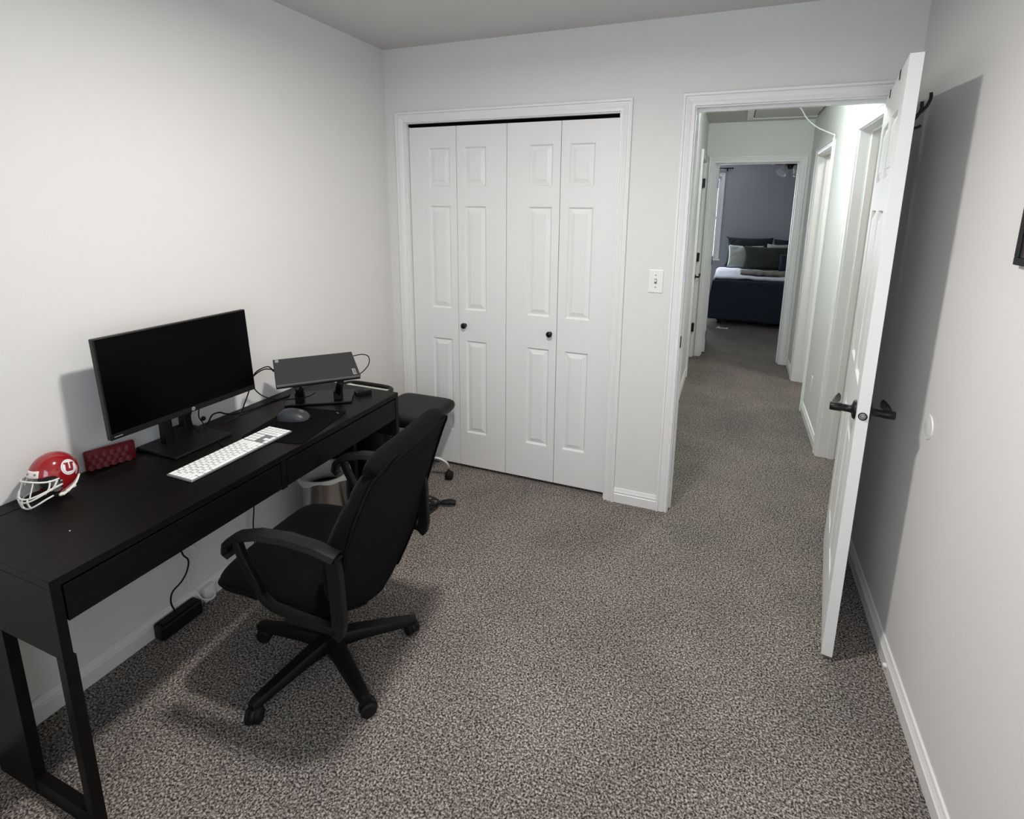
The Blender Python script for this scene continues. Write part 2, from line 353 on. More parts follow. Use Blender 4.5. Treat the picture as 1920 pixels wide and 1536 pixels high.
# ---------------------------------------------------------------- doors
def leaf_mb(w, h, t, panels, both=True):
    """moulded panel door leaf, x 0..w, y -t..0, z 0..h"""
    mb = MB(); xs = sorted({0, w, *[p[0] for p in panels], *[p[1] for p in panels]}); zs = sorted({0, h, *[p[2] for p in panels], *[p[3] for p in panels]})
    prof = [(0, 0), (.002, .0012), (.009, .0100), (.0125, .0100), (.034, .0034), (.0352, .0016)]
    for y, sg in ((-t, 1), (0, -1)):
        if sg == -1 and not both: mb.add([(0, 0, 0), (w, 0, 0), (w, 0, h), (0, 0, h)], [(0, 1, 2, 3)]); continue
        for i in range(len(xs)-1):
            for j in range(len(zs)-1):
                x0, x1, z0, z1 = xs[i], xs[i+1], zs[j], zs[j+1]
                if any(abs(p[0]-x0) < 1e-6 and abs(p[1]-x1) < 1e-6 and abs(p[2]-z0) < 1e-6 and abs(p[3]-z1) < 1e-6 for p in panels):
                    vs = []; 
                    for u, d in prof: vs += [(x0+u, y+sg*d, z0+u), (x1-u, y+sg*d, z0+u), (x1-u, y+sg*d, z1-u), (x0+u, y+sg*d, z1-u)]
                    fs = [(4*k+q, 4*k+(q+1) % 4, 4*k+4+(q+1) % 4, 4*k+4+q) for k in range(len(prof)-1) for q in range(4)]
                    n = 4*(len(prof)-1); fs.append((n, n+1, n+2, n+3)); mb.add(vs, fs)
                else: mb.add([(x0, y, z0), (x1, y, z0), (x1, y, z1), (x0, y, z1)], [(0, 1, 2, 3)])
    mb.add([(0, -t, 0), (0, 0, 0), (0, 0, h), (0, -t, h)], [(0, 1, 2, 3)]).add([(w, -t, 0), (w, 0, 0), (w, 0, h), (w, -t, h)], [(0, 1, 2, 3)])
    mb.add([(0, -t, 0), (w, -t, 0), (w, 0, 0), (0, 0, 0)], [(0, 1, 2, 3)]).add([(0, -t, h), (w, -t, h), (w, 0, h), (0, 0, h)], [(0, 1, 2, 3)])
    return mb
ROWS = [(.24, .825), (1.01, 1.607), (1.713, 1.927)]
def rows(off): return [(a-off, b-off) for a, b in ROWS]
# closet: two bifold pairs
def bifold(name, x0, knob_x, label, ang):
    d = thing(name, label, 'door', (x0, .055, .022), 0, kind='structure')
    lw = .3015
    for i in (0, 1):
        if i == 0: px0, px1 = .125, .260
        else: px0, px1 = .045, .180
        l = leaf_mb(lw, 2.017, .032, [(px0, px1, a, b) for a, b in rows(.022)], False).build('door_panel', M['door'], d, merge=True)
        l.location = (i*(lw+.003), 0, 0)
        l['label'] = ('left' if i == 0 else 'right')+' moulded leaf of the folding pair'
        if (i == 0) == (name == 'door_3'):
            kn = MB().lathe([(.0, .030), (.011, .030), (.0165, .026), (.0165, .019), (.009, .013), (.007, .0), (.012, 0), (.0, 0)], 20, RT((knob_x-x0-i*(lw+.003), -.032, .895), PI/2)).build('door_knob', M['plastic'], l, smooth=True)
            kn['label'] = 'round black knob'
    return d
bifold('door_2', .139, .484, 'left folding pair of white panelled closet doors', 0)
bifold('door_3', .748, 1.013, 'right folding pair of white panelled closet doors', 0)
# dark track above the bifolds
tr = MB().box(.136, 1.352, .022, .06, 2.044, 2.057); tro = tr.build('closet_door_track', M['desk_dark']); tro['kind'] = 'structure'; tro['label'] = 'dark sliding track above the closet doors'; tro['category'] = 'track'

def lever(parent, lx, z, y, sg):
    mt = RT((lx, y, z), -sg*PI/2 if sg > 0 else PI/2)
    p = MB().lathe([(0, 0), (.033, 0), (.033, .004), (.029, .009), (.016, .012), (.013, .016), (.0125, .040), (.0145, .043), (.0145, .074), (.012, .077), (0, .077)], 28, mt)
    # flared lever arm pointing at the hinge side (local -x)
    pts = [(lx-.004, y+sg*.062, z+.002), (lx-.03, y+sg*.064, z+.003), (lx-.065, y+sg*.060, z+.002), (lx-.105, y+sg*.050, z)]
    p.tube(pts, [.0115, .011, .0135, .018], 14, 4, flat=.5, up0=(0, 1, 0))
    return p.build('door_handle', M['plastic'], parent, smooth=True)
def hinge(mb, x, y, z, mt=None):
    mb.tube([(x, y, z-.044), (x, y, z+.044)], .007, 10, mt=mt)
    return mb
# room door, standing open
Hn = Vector((2.4868, .002, .02)); E2 = Vector((2.3755, -.7795, .02)); u = (E2-Hn).normalized()
mw = Matrix((u, Vector((-u.y, u.x, 0)), Vector((0, 0, 1)))).transposed().to_4x4(); mw.translation = Hn
LW = (E2-Hn).length; DT = .035
P6 = [(a, b, r0, r1) for a, b in ((.115, .335), (.44, .66)) for r0, r1 in rows(.02)]
d1 = thing('door_1', 'white six panel door standing open against the right wall', 'door', kind='structure', mw=mw)
leaf_mb(LW, 2.03, DT, P6).build('door_panel', M['door'], d1, merge=True)
lever(d1, LW-.062, .925, -DT, -1); lever(d1, LW-.062, .925, 0, 1)
lt = MB().lathe([(0, 0), (.0135, 0), (.0135, .002), (.0105, .002), (.0105, -.001)], 24, RT((LW, -DT/2, .925), 0, PI/2)); lt.build('latch_plate', M['plastic'], d1, smooth=True)
MB().rbox(LW-.006, LW+.009, -DT/2-.007, -DT/2+.007, .919, .931, .003, 2).build('latch_bolt', M['edge_metal'], d1)
hm = MB()
for z in (.22, 1.0, 1.82): hinge(hm, -.002, .006, z)
hm.build('hinge', M['plastic'], d1, smooth=True)
# linen closet door in the hall's left wall, closed inside its casing
d4 = thing('door_4', 'narrow white door with black hinges in the hall left wall', 'door', (1.575, 2.551, .02), PI/2, kind='structure')
leaf_mb(.698, 2.03, .0, [(.10, .30, a, b) for a, b in rows(.02)]+[(.40, .60, a, b) for a, b in rows(.02)]).v
lf = leaf_mb(.698, 2.03, .035, [(.10, .30, a, b) for a, b in rows(.02)]+[(.40, .60, a, b) for a, b in rows(.02)])
lf.v = [(x, y+.035, z) for x, y, z in lf.v]; lf.build('door_panel', M['door'], d4, merge=True)
for z in (.32, 1.08, 1.84):
    MB().rbox(.655, .705, -.026, .0, z-.046, z+.046, .003, 1).build('hinge', M['plastic'], d4)
hd = MB().lathe([(0, 0), (.026, 0), (.026, .006), (.010, .010), (.010, .045), (0, .045)], 18, RT((.60, 0, .88), PI/2)); hd.tube([(.60, -.04, .88), (.66, -.042, .885), (.69, -.042, .90)], [.009, .009, .010], 8, 3)
hd.build('door_handle', M['plastic'], d4, smooth=True)
# bedroom door, folded open into the bedroom
a = math.radians(91.5)
d5 = thing('door_5', 'white bedroom door folded open beside the bed', 'door', (1.686, YE+.125, .02), a, kind='structure')
leaf_mb(.765, 2.03, .035, P6).build('door_panel', M['door'], d5, merge=True)
for z in (.20, 1.03, 1.84):
    MB().rbox(-.022, .004, -.040, -.0345, z-.045, z+.045, .002, 1).build('hinge', M['plastic'], d5)

# over-the-door hooks (hang on door_1, wall side)
hk = thing('over_door_hooks', 'black over-the-door hook rack on the open door', 'hooks', mw=mw.copy())
for lx in (.22, .555):
    s_ = MB().box(lx-.011, lx+.011, -DT-.0022, -DT-.0004, 2.004, 2.0318).box(lx-.011, lx+.011, -DT-.0022, .0026, 2.0305, 2.0325).box(lx-.011, lx+.011, .0006, .0026, 1.83, 2.0305)
    s_.build('bracket', M['plastic'], hk)
MB().box(.12, .66, .0028, .0048, 1.845, 1.875).build('rail', M['plastic'], hk)
for lx in (.18, .39, .60):
    q = MB().tube([(lx, .0062, 1.87), (lx, .022, 1.885), (lx, .040, 1.905), (lx, .050, 1.93), (lx, .049, 1.950)], .0048, 8, 4)
    q.tube([(lx, .027, 1.890), (lx, .031, 1.908), (lx, .029, 1.925)], .0048, 8, 3)
    q.tube([(lx, .0062, 1.85), (lx, .02, 1.845), (lx, .036, 1.852)], .0045, 8, 3)
    q.build('hook', M['plastic'], hk, smooth=True)

# ---------------------------------------------------------------- small wall fittings
sw = thing('light_switch', 'white toggle light switch on wall between closet and doorway', 'switch', (1.571, 0, 1.248))
MB().rbox(-.036, .036, -.006, -.0002, -.058, .058, .0028, 2).build('switch_plate', M['white_plastic'], sw)
MB().rbox(-.006, .006, -.0072, -.0055, -.013, .013, .0006, 1).build('toggle_slot', M['pad_grey'], sw)
MB().rbox(-.0042, .0042, -.017, -.006, -.002, .010, .0015, 1).build('toggle', M['white_plastic'], sw)
for z in (-.03, .03): MB().lathe([(0, 0), (.0032, 0), (.0032, .0008), (0, .001)], 10, RT((0, -.006, z), PI/2)).build('screw', M['pad_grey'], sw)
ot = thing('wall_outlet', 'white double outlet low on the hall right wall', 'outlet', (W, 1.62, .33))
MB().rbox(-.006, -.0002, -.035, .035, -.057, .057, .0028, 2).build('outlet_plate', M['white_plastic'], ot)
for z in (-.021, .021): MB().rbox(-.0085, -.0055, -.017, .017, z-.014, z+.014, .001, 1).build('receptacle', M['white_plastic'], ot)
dk = MB().lathe([(0, .006), (.028, .0055), (.034, .004), (.0385, .0045), (.0405, .002), (.0405, .0002)], 40, RT((W, -.727, .922), 0, -PI/2))
tag(dk.build('wall_bumper_disc', M['white_plastic'], smooth=True), 'round white door-handle bumper disc on the right wall', 'wall bumper')
db = MB().lathe([(0, .012), (.006, .011), (.0085, .007), (.0085, .0)], 16, RT((W-.0125, -.765, .036), 0, -PI/2))
tag(db.build('door_stop', M['white_plastic'], smooth=True), 'tiny white round stop on the right baseboard', 'door stop')
pf = thing('picture_frame', 'black framed picture on right wall at photo edge', 'picture', (W, -1.099, 1.484))
f_ = MB(); ww, hh, b_ = .42, .55, .018
f_.box(-.015, -.001, -ww, 0, 0, b_).box(-.015, -.001, -ww, 0, hh-b_, hh).box(-.015, -.001, -b_, 0, b_, hh-b_).box(-.015, -.001, -ww, -ww+b_, b_, hh-b_)
f_.build('frame', M['plastic'], pf, bevel=.0015)
MB().box(-.010, -.002, -ww+b_, -b_, b_, hh-b_).build('print', M['picture'], pf)

# ceiling lamps, hatch and cord
for nm, x, y, lb in (('ceiling_lamp', 1.278, -1.5, 'round flush ceiling lamp above the room centre'), ('ceiling_lamp', 2.08, 1.0, 'round flush ceiling lamp in the hall')):
    cl = thing(nm, lb, 'lamp', (x, y, H), group='flush ceiling lamps')
    MB().lathe([(0, -.001), (.13, -.001), (.135, -.012), (.125, -.03), (0, -.03)], 40).build('lamp_base', M['trim'], cl, smooth=True)
    MB().lathe([(.12, -.0305), (.118, -.05), (.09, -.075), (.05, -.088), (0, -.092)], 40).build('lamp_shade', M['lamp_glass'], cl, smooth=True)
at = thing('attic_hatch', 'white attic hatch panel with trim in the hall ceiling', 'hatch', (2.0, 1.55, H))
MB().box(.006, .53, 0, 1.5, -.012, -.001).build('hatch_panel', M['ceil'], at)
MB().box(-.057, -.001, -.057, 1.557, -.016, -.001).box(-.001, .54, 1.505, 1.557, -.016, -.001).box(-.001, .54, -.057, -.004, -.016, -.001).build('hatch_trim', M['trim'], at, bevel=.002)
MB().box(-.001, .006, 0, 1.5, -.005, -.001).box(.53, .540, 0, 1.5, -.005, -.001).build('hatch_gap', M['desk_dark'], at)
cd = MB().tube([(2.30, 2.45, H-.012), (2.34, 2.393, 2.412), (2.38, 2.31, 2.325), (2.44, 2.17, 2.238), (2.50, 2.03, 2.180), (2.535, 1.95, 2.150), (2.5415, 1.925, 2.142), (2.541, 1.92, 2.115)], .0045, 8, 5)
cdo = tag(cd.build('hatch_pull_cord', M['white_plastic'], smooth=True), 'white pull cord looping from the hall ceiling to a door casing', 'cord')

# ---------------------------------------------------------------- desk
DX, D0, D1, DZ = .5075, -2.114, -.712, .7458
dk = thing('desk', 'long black-brown desk with two drawers against the left wall', 'desk', (.006, D0, 0))
dl = D1-D0; dx = DX-.006; t = .022
MB().box(.0665, dx, 0, dl, DZ-t, DZ).build('desktop', M['desk'], dk, bevel=.0012)
MB().box(.0, .0625, 0, dl, DZ-t, DZ-.0005).build('cable_flap', M['desk'], dk, bevel=.0012)
MB().box(0, .066, .02, dl-.02, DZ-t-.02, DZ-t-.001).build('cable_tray', M['desk_dark'], dk)
bz = .53
for y in (0, dl-t): MB().box(.0, dx, y, y+t, bz, DZ-t-.0004).build('side_panel', M['desk'], dk, bevel=.001)
MB().box(dx-.018, dx-.0008, dl/2-.012, dl/2+.012, .618, DZ-t-.0004).build('divider', M['desk'], dk)
MB().box(.07, dx-.03, t+.001, dl-t-.001, .612, .622).build('bottom_panel', M['desk_dark'], dk)
for i in (0, 1):
    y0 = .030+i*(dl/2-.016); y1 = y0+dl/2-.044
    y0, y1 = (t+.004, dl/2-.0145) if i == 0 else (dl/2+.0145, dl-t-.004)
    dr = MB().box(dx-.020, dx-.001, y0, y1, .622, DZ-t-.006).build('drawer', M['desk'], dk, bevel=.0012)
    dr['label'] = ('near' if i == 0 else 'far')+' drawer front'
    MB().box(.09, dx-.0205, y0+.02, y1-.02, .630, DZ-t-.02).build('drawer_box', M['desk_dark'], dr)
# sled legs under both ends
for e in (0, 1):
    yy = 0 if e == 0 else dl-.027
    MB().box(dx-.030, dx, yy, yy+.027, .0, bz-.0006).build('leg', M['desk'], dk, bevel=.001)
    MB().box(.072, .245, yy, yy+.027, .0, bz-.0006).box(.0, .0715, yy+.006, yy+.027, 0, bz-.0006).build('leg_panel', M['desk'], dk, bevel=.001)
    MB().box(.2455, dx-.0302, yy+.001, yy+.026, .0, .052).build('foot_rail', M['desk'], dk, bevel=.001)
tag(MB().sphere((.328, -1.971, DZ+.0012), (.0022, .0018, .0010), 6).build('paper_speck', M['speck'], smooth=True), 'tiny white speck on the near part of the desktop', 'speck')

# ---------------------------------------------------------------- monitor
mt_ = thing('monitor', 'wide black computer monitor switched off on the desk', 'monitor', (.153, -1.474, DZ))
mc = Vector((.003, 0, 1.039-DZ)); tilt = math.radians(-3.0)
MM = RT(mc, 0, tilt, math.radians(-1.1))   # local +x = screen normal
MB().rbox(-.022, 0, -.270, .270, -.1635, .1635, .003, 2, MM).build('housing', M['plastic'], mt_)
MB().rbox(-.052, -.021, -.17, .17, -.10, .12, .01, 2, MM).build('back_cover', M['plastic'], mt_)
MB().box(.0001, .0007, -.2655, .2655, -.1425, .1595, MM).build('screen', M['screen'], mt_)
lg = MB().lathe([(0, .0012), (.0068, .0012), (.0068, 0)], 24, MM @ RT((0, .004, -.1525), 0, PI/2)).build('logo', M['logo_grey'], mt_)
tx = text_mb('hp', .010, MM @ RT((.0014, .004, -.1520), PI/2, 0, PI/2)).build('logo_letters', M['logo_dark'], lg)
MB().box(.0002, .0008, -.260, -.235, -.1545, -.1525, MM).build('badge_line', M['logo_grey'], mt_)
# stand: base plate + column with cable window
MB().rbox(-.150, .056, -.112, .112, .0004, .0115, .004, 2).build('stand_base', M['plastic'], mt_)
cm = MB(); cx0, cx1 = -.105, -.072
cm.box(cx0, cx1, -.052, -.022, .0115, .33).box(cx0, cx1, .022, .052, .0115, .33).box(cx0, cx1, -.022, .022, .0115, .055).box(cx0, cx1, -.022, .022, .105, .33)
cm.box(cx1, -.050, -.04, .04, .22, .33)
cm.build('stand_column', M['plastic'], mt_, bevel=.003)

# ---------------------------------------------------------------- keyboard
kb = thing('keyboard', 'full size white and silver keyboard lying along the desk edge', 'keyboard', (.3380, -1.4625, DZ), math.radians(90))
# local x runs to the user's right (world +y), local -y towards the user (world +x)
kb.rotation_euler = (0, 0, PI/2)
KW, KD = .418, .115
MB().rbox(-KW/2, KW/2, -KD/2, KD/2, .0005, .0085, .0038, 3).build('keyboard_base', M['key_base'], kb)
keys = []
gx = .0028; U_ = .0190
def keyrow(y, hgt, x, ws):
    for w_ in ws:
        if w_ > 0: keys.append((x, x+w_-gx, y, y+hgt-gx))
        x += abs(w_)
L0 = -KW/2+.004; rh = .0186; top = KD/2-.0035
ys = [top-.0150-.0012]+[top-.0165-rh*(i+1) for i in range(5)]
mainw = 15*U_
def fit(ws): s = sum(ws); return [w_*mainw/s for w_ in ws]
keyrow(ys[0], .0150, L0, fit([1.5]+[1]*12+[1.5]))
keyrow(ys[1], rh, L0, fit([1]*13+[2])); keyrow(ys[2], rh, L0, fit([1.5]+[1]*12+[1.5])); keyrow(ys[3], rh, L0, fit([1.8]+[1]*11+[2.2]))
keyrow(ys[4], rh, L0, fit([2.3]+[1]*10+[2.7])); keyrow(ys[5], rh, L0, fit([1.3, 1.15, 1.4, 7.3, 1.4, 1.15, 1.3]))
X2 = L0+mainw+.003; nv = .0182
keyrow(ys[0], .0150, X2, [nv]*3); keyrow(ys[1], rh, X2, [nv]*3); keyrow(ys[2], rh, X2, [nv]*3); keyrow(ys[4], rh, X2+nv, [nv]); keyrow(ys[5], rh, X2, [nv]*3)
X3 = X2+3*nv+.003; nw = (KW/2-.004-X3)/4
for r_ in range(5): keyrow(ys[r_], .0150 if r_ == 0 else rh, X3, [nw]*4)
keyrow(ys[5], rh, X3, [2*nw, nw, nw])
keys.sort(key=lambda k: k[0]-k[2]*.2)
rest = MB()
for i, (x0, x1, y0, y1) in enumerate(keys):
    if i < 98: MB().rbox(x0, x1, y0, y1, .0086, .0108, .0009, 1).build('key', M['key'], kb)
    else: rest.rbox(x0, x1, y0, y1, .0086, .0108, .0009, 1)
if len(keys) > 98: ro = rest.build('key_block', M['key'], kb); ro['kind'] = 'stuff'

# ---------------------------------------------------------------- mouse pad and mouse
ang = math.atan2(-.985, .172)
mpd = MB()
def rrect(w_, h_, r_, n=6):
    out = []
    for cx, cy, a0 in ((w_/2-r_, h_/2-r_, 0), (-w_/2+r_, h_/2-r_, 90), (-w_/2+r_, -h_/2+r_, 180), (w_/2-r_, -h_/2+r_, 270)):
        for k in range(n+1):
            t = math.radians(a0+90*k/n); out.append((cx+r_*math.cos(t), cy+r_*math.sin(t)))
    return out
mpad = thing('mouse_pad', 'thin black rounded mouse pad under the mouse', 'mouse pad', (.352, -1.185, DZ), ang)
MB().prism(rrect(.325, .255, .012), .0004, .0026).build('pad', M['cloth_black'], mpad)
pl = MB().prism([(-.008, -.0022), (.004, -.0022), (.0085, .0012), (.0045, .0024), (-.0075, .0018)], .0027, .0029, RT((-.140, .098, 0), 0, 0, math.radians(60))).build('logo', M['logo_grey'], mpad)
ms = thing('computer_mouse', 'graphite ergonomic computer mouse on the black pad', 'mouse', (.300, -1.150, DZ+.0027), math.radians(200))
def mouse_pt(u_, v_):
    # u along length (0 front .. 1 back), v across (angle)
    a = PI*v_; L = .125; x = -L/2+L*u_
    # half width varies, thumb side bulges
    e = math.sqrt(max(0, 1-((u_-.5)*2)**2*.98)); wd = .037*e**.55; hgt = .041*(max(0, 1-((u_-.62)/.62)**2 if u_ < .62 else 1-((u_-.62)/.385)**2))**.5
    yy = -math.cos(a)*wd; zz = math.sin(a)**.8*hgt
    if yy < 0: yy *= 1.2+.25*max(0, math.sin(u_*PI))*(1-zz/.05)
    return (x, yy, max(zz, 0))
MB().grid(mouse_pt, 24, 18).build('shell', M['mouse'], ms, smooth='all')
MB().prism([(-.058, -.02), (-.062, 0), (-.058, .02), (.03, .036), (.055, .02), (.06, 0), (.055, -.025), (.0, -.045)], .0002, .003).build('base_plate', M['mouse_dark'], ms)
MB().lathe([(0, -.004), (.010, -.004), (.011, -.002), (.011, .002), (.010, .004), (0, .004)], 20, RT((-.032, 0, .028), PI/2)).build('scroll_wheel', M['edge_metal'], ms, smooth=True)

# ---------------------------------------------------------------- laptop on stand
st = thing('laptop_stand', 'black folding laptop stand with square base on the desk', 'stand', (.235, -.915, DZ), math.radians(33.7))
MB().rbox(-.140, .140, -.086, .086, .0004, .009, .003, 2).build('stand_base', M['plastic'], st)
SI = Matrix.Translation((.235, -.915, DZ)) @ Matrix.Rotation(math.radians(33.7), 4, 'Z'); SI = SI.inverted()
ya = math.radians(-42); ti = math.radians(77)
nrm = Vector((math.cos(ya)*math.cos(ti), math.sin(ya)*math.cos(ti), math.sin(ti))); rr = Vector((-math.sin(ya), math.cos(ya), 0)); uu = nrm.cross(rr)
LM = Matrix((rr, uu, nrm)).transposed().to_4x4(); LM.translation = Vector((.298, -.999, .923))
lpw, lph, lpt = .330, .225, .0175
for sx in (-.085, .085):
    am = MB()
    hd_ = SI @ (LM @ Vector((sx*1.0, -.085, -lpt-.006)))
    bx = sx*.95
    am.box(bx-.019, bx+.019, -.060, -.030, .0091, .05)
    am.tube([(bx, -.045, .035), ((bx+hd_.x)/2, (-.045+hd_.y)/2+.02, (.035+hd_.z)/2), (hd_.x, hd_.y, hd_.z-.008)], [.018, .017, .016], 4)
    am.build('stand_arm', M['plastic'], st, bevel=.002)
pt = MB().rbox(-.12, .12, -.10, .095, -lpt-.0075, -lpt-.0012, .002, 1, SI @ LM); pt.build('support_plate', M['plastic'], st)
lp = thing('laptop', 'closed dark grey laptop propped on the stand', 'laptop', mw=LM)
MB().rbox(-lpw/2, lpw/2, -lph/2, lph/2, -.0068, 0, .0022, 2).build('lid', M['laptop'], lp)
MB().rbox(-lpw/2+.001, lpw/2-.001, -lph/2+.001, lph/2-.001, -lpt, -.0085, .0025, 2).build('laptop_base', M['plastic'], lp)
MB().box(-lpw/2+.004, lpw/2-.004, -lph/2-.0010, -lph/2+.0018, -.0060, .0005).build('edge_strip', M['edge_metal'], lp)
MB().box(-lpw/2+.006, lpw/2-.006, -lph/2+.004, lph/2-.004, -.0086, -.0067).build('seam', M['desk_dark'], lp)
b1 = MB().box(-.157, -.143, .083, .107, .0001, .0004).build('sticker', M['logo_grey'], lp)
b2 = MB().box(.138, .152, -.096, -.046, .0001, .0004).build('logo', M['logo_grey'], lp)
text_mb('Lenovo', .0125, RT((.145, -.071, .0006), 0, 0, PI/2)).build('logo_letters', M['logo_dark'], b2)
MB().box(.09, .13, .1085, .111, .0001, .0003).build('badge_line', M['logo_grey'], lp)

# small black box at the desk end
sb = thing('card_reader', 'small black gadget box on the far end of desktop', 'gadget', (.374, -.796, DZ), math.radians(56))
MB().rbox(-.036, .036, -.017, .017, .0004, .021, .003, 2).build('box_body', M['plastic'], sb)
MB().rbox(-.030, .004, -.012, .012, .0212, .0235, .001, 1).build('cover', M['rubber'], sb)

# ---------------------------------------------------------------- cables
def cable(name, pts, r, m, label, extra=None, cat='cable', parent=None):
    mb = MB().tube(pts, r, 8, 6)
    if extra: extra(mb)
    o = mb.build(name, M[m], parent, smooth=True)
    if not parent: tag(o, label, cat)
    return o
P_L = LM @ Vector((-lpw/2, .03, -.012)); P_R = LM @ Vector((lpw/2, .085, -.010))
cable('display_cable', [P_L+Vector((-.002, 0, 0)), (.165, -1.13, .948), (.121, -1.15, .926), (.100, -1.155, .888), (.103, -1.15, .847), (.150, -1.14, .815), (.21, -1.10, .80), (.25, -1.02, .79), (.235, -.95, .785)], .0026, 'rubber', 'black cable looping below the left side of laptop')
cable('display_cable', [P_L+Vector((0, .016, 0)), (.150, -1.135, .936), (.110, -1.16, .905), (.10, -1.17, .86), (.095, -1.20, .80), (.09, -1.23, .756), (.080, -1.30, .7505)], .0026, 'rubber', 'black cable running from laptop down behind the monitor')
cable('charger_cable', [P_R, P_R+Vector((.030, .030, .004)), P_R+Vector((.065, .03, -.004)), P_R+Vector((.080, .005, -.035)), P_R+Vector((.058, -.04, -.070)), P_R+Vector((.00, -.09, -.085)), P_R+Vector((-.06, -.10, -.09))], .0024, 'rubber', 'thin black cable looping off right side of laptop')
cable('monitor_cable', [(.112, -1.435, .872), (.095, -1.438, .83), (.09, -1.425, .785), (.085, -1.398, .756), (.08, -1.372, .762), (.07, -1.347, .774), (.06, -1.322, .790), (.06, -1.289, .789), (.06, -1.255, .770), (.062, -1.18, .751), (.075, -1.0, .7488), (.10, -.90, .7488)], .0032, 'rubber', 'black monitor cord curling over the back of desktop')
cable('hanging_cable', [(.105, -1.402, .872), (.09, -1.400, .82), (.085, -1.385, .79), (.09, -1.375, .760), (.10, -1.36, .7495), (.157, -1.396, .7492), (.228, -1.432, .7492), (.262, -1.445, .7492)], .0022, 'rubber', 'thin black cable with round clip running to keyboard', lambda mb: mb.sphere((.082, -1.377, .800), .009, 8))
cable('drop_cable', [(.045, -1.46, .62), (.042, -1.505, .40), (.040, -1.498, .29), (.042, -1.479, .245), (.042, -1.489, .205), (.042, -1.515, .176), (.042, -1.554, .158), (.042, -1.565, .12), (.044, -1.555, .075)], .0032, 'rubber', 'black cord curving down from desk to the power strip')
cable('drop_cable', [(.025, -1.148, .55), (.027, -1.148, .35), (.026, -1.150, .273), (.022, -1.158, .20), (.022, -1.16, .10), (.024, -1.155, .012)], .0028, 'rubber', 'black cord hanging straight down the wall behind chair')
cable('white_cable', [(.02, -1.455, .285), (.02, -1.432, .262), (.02, -1.438, .225), (.02, -1.462, .200), (.02, -1.474, .15), (.022, -1.468, .105), (.03, -1.458, .088), (.045, -1.445, .045), (.060, -1.415, .028), (.050, -1.392, .034), (.034, -1.392, .034)], .003, 'white_plastic', 'white cord looping from wall to the white plug adapter')
MBp = MB().rbox(.0135, .034, -1.425, -1.375, .004, .072, .005, 2)
tag(MBp.build('plug_adapter', M['white_plastic'], smooth=True), 'white plug adapter standing against baseboard by power strip', 'adapter')
ps = thing('power_strip', 'long black power strip box on carpet by the baseboard', 'power strip', (.0135, -1.625, 0))
MB().rbox(.0, .052, .0, .165, .0005, .062, .008, 2).build('strip_body', M['plastic'], ps)
MB().rbox(.010, .042, .012, .150, .0622, .066, .002, 1).build('socket_panel', M['rubber'], ps)

# ---------------------------------------------------------------- red case
rcx = thing('speaker_box', 'dark red oblong box with scalloped front leaning by wall', 'speaker', (.020, -1.752, DZ), math.radians(-19))
# local y along the length, +x front
LR = .138
MB().rbox(-.022, 0, 0, LR, .0004, .066, .006, 3).build('case', M['red_case'], rcx, smooth=True)
sc = MB()
for r_ in range(3):
    for k in range(6):
        y = .016+k*.0205+(r_ % 2)*.010-.002
        if y > LR-.013: continue
        z = .013+r_*.0185
        sc.grid(lambda a, b, y=y, z=z: ((.0022+.0038*math.cos((a-.5)*PI)*(1-b)**.5)-.0022*b-.001, y+(a-.5)*.021*(1-.25*b), z-.008+b*.0165*(1 if True else 0)-.004*math.cos((a-.5)*PI)*(1-b)), 8, 5)
sc.build('scalloped_grille', M['red_case'], rcx, smooth='all')

# ---------------------------------------------------------------- mini football helmet
hl = thing('football_helmet', 'small red toy football helmet with white face mask', 'helmet', (.088, -1.872, DZ), math.radians(12))
A_, B_, C_ = .053, .064, .070; HZ = .0660
def hp(t, a, k=1.0):
    x = A_*math.sin(t)*math.cos(a); y = B_*math.sin(t)*math.sin(a); z = C_*math.cos(t)
    if z < 0: x *= 1-.10*(z/C_)**2; 
    if y > 0 and z < 0: y *= 1-.18*(-z/C_)
    return Vector((x*k, y*k, z*k+HZ))
sh = MB(); nt_, na = 72, 144; V = [hp(PI*i/nt_, 2*PI*k/na) for i in range(nt_+1) for k in range(na)]; F = []
for i in range(nt_):
    for k in range(na):
        c = hp(PI*(i+.5)/nt_, 2*PI*(k+.5)/na); z = c.z-HZ
        if z < -.050: continue
        lim = -.036+.020*min(1, max(0, (.020-z)/.02)) if z > 0 else (-.016-.10*max(0, -z-.026))
        if z < .018 and c.y < lim: continue
        F.append((i*na+k, i*na+(k+1) % na, (i+1)*na+(k+1) % na, (i+1)*na+k))
us = sorted({i for f in F for i in f}); mp_ = {j: i for i, j in enumerate(us)}
MB().add([V[j] for j in us], [tuple(mp_[i] for i in f) for f in F]).build('shell', M['red'], hl, smooth='all', solid=.003)
# interior padding
MB().sphere((0, .012, HZ-.004), (A_*.84, B_*.74, C_*.80), 14).build('inner_padding', M['mouse_dark'], hl, smooth='all')
for a_, b_ in ((.022, .040), (-.040, -.022)): MB().rbox(a_, b_, -.030, -.008, HZ-.038, HZ+.004, .006, 3).build('cheek_pad', M['pad_grey'], hl, smooth=True)
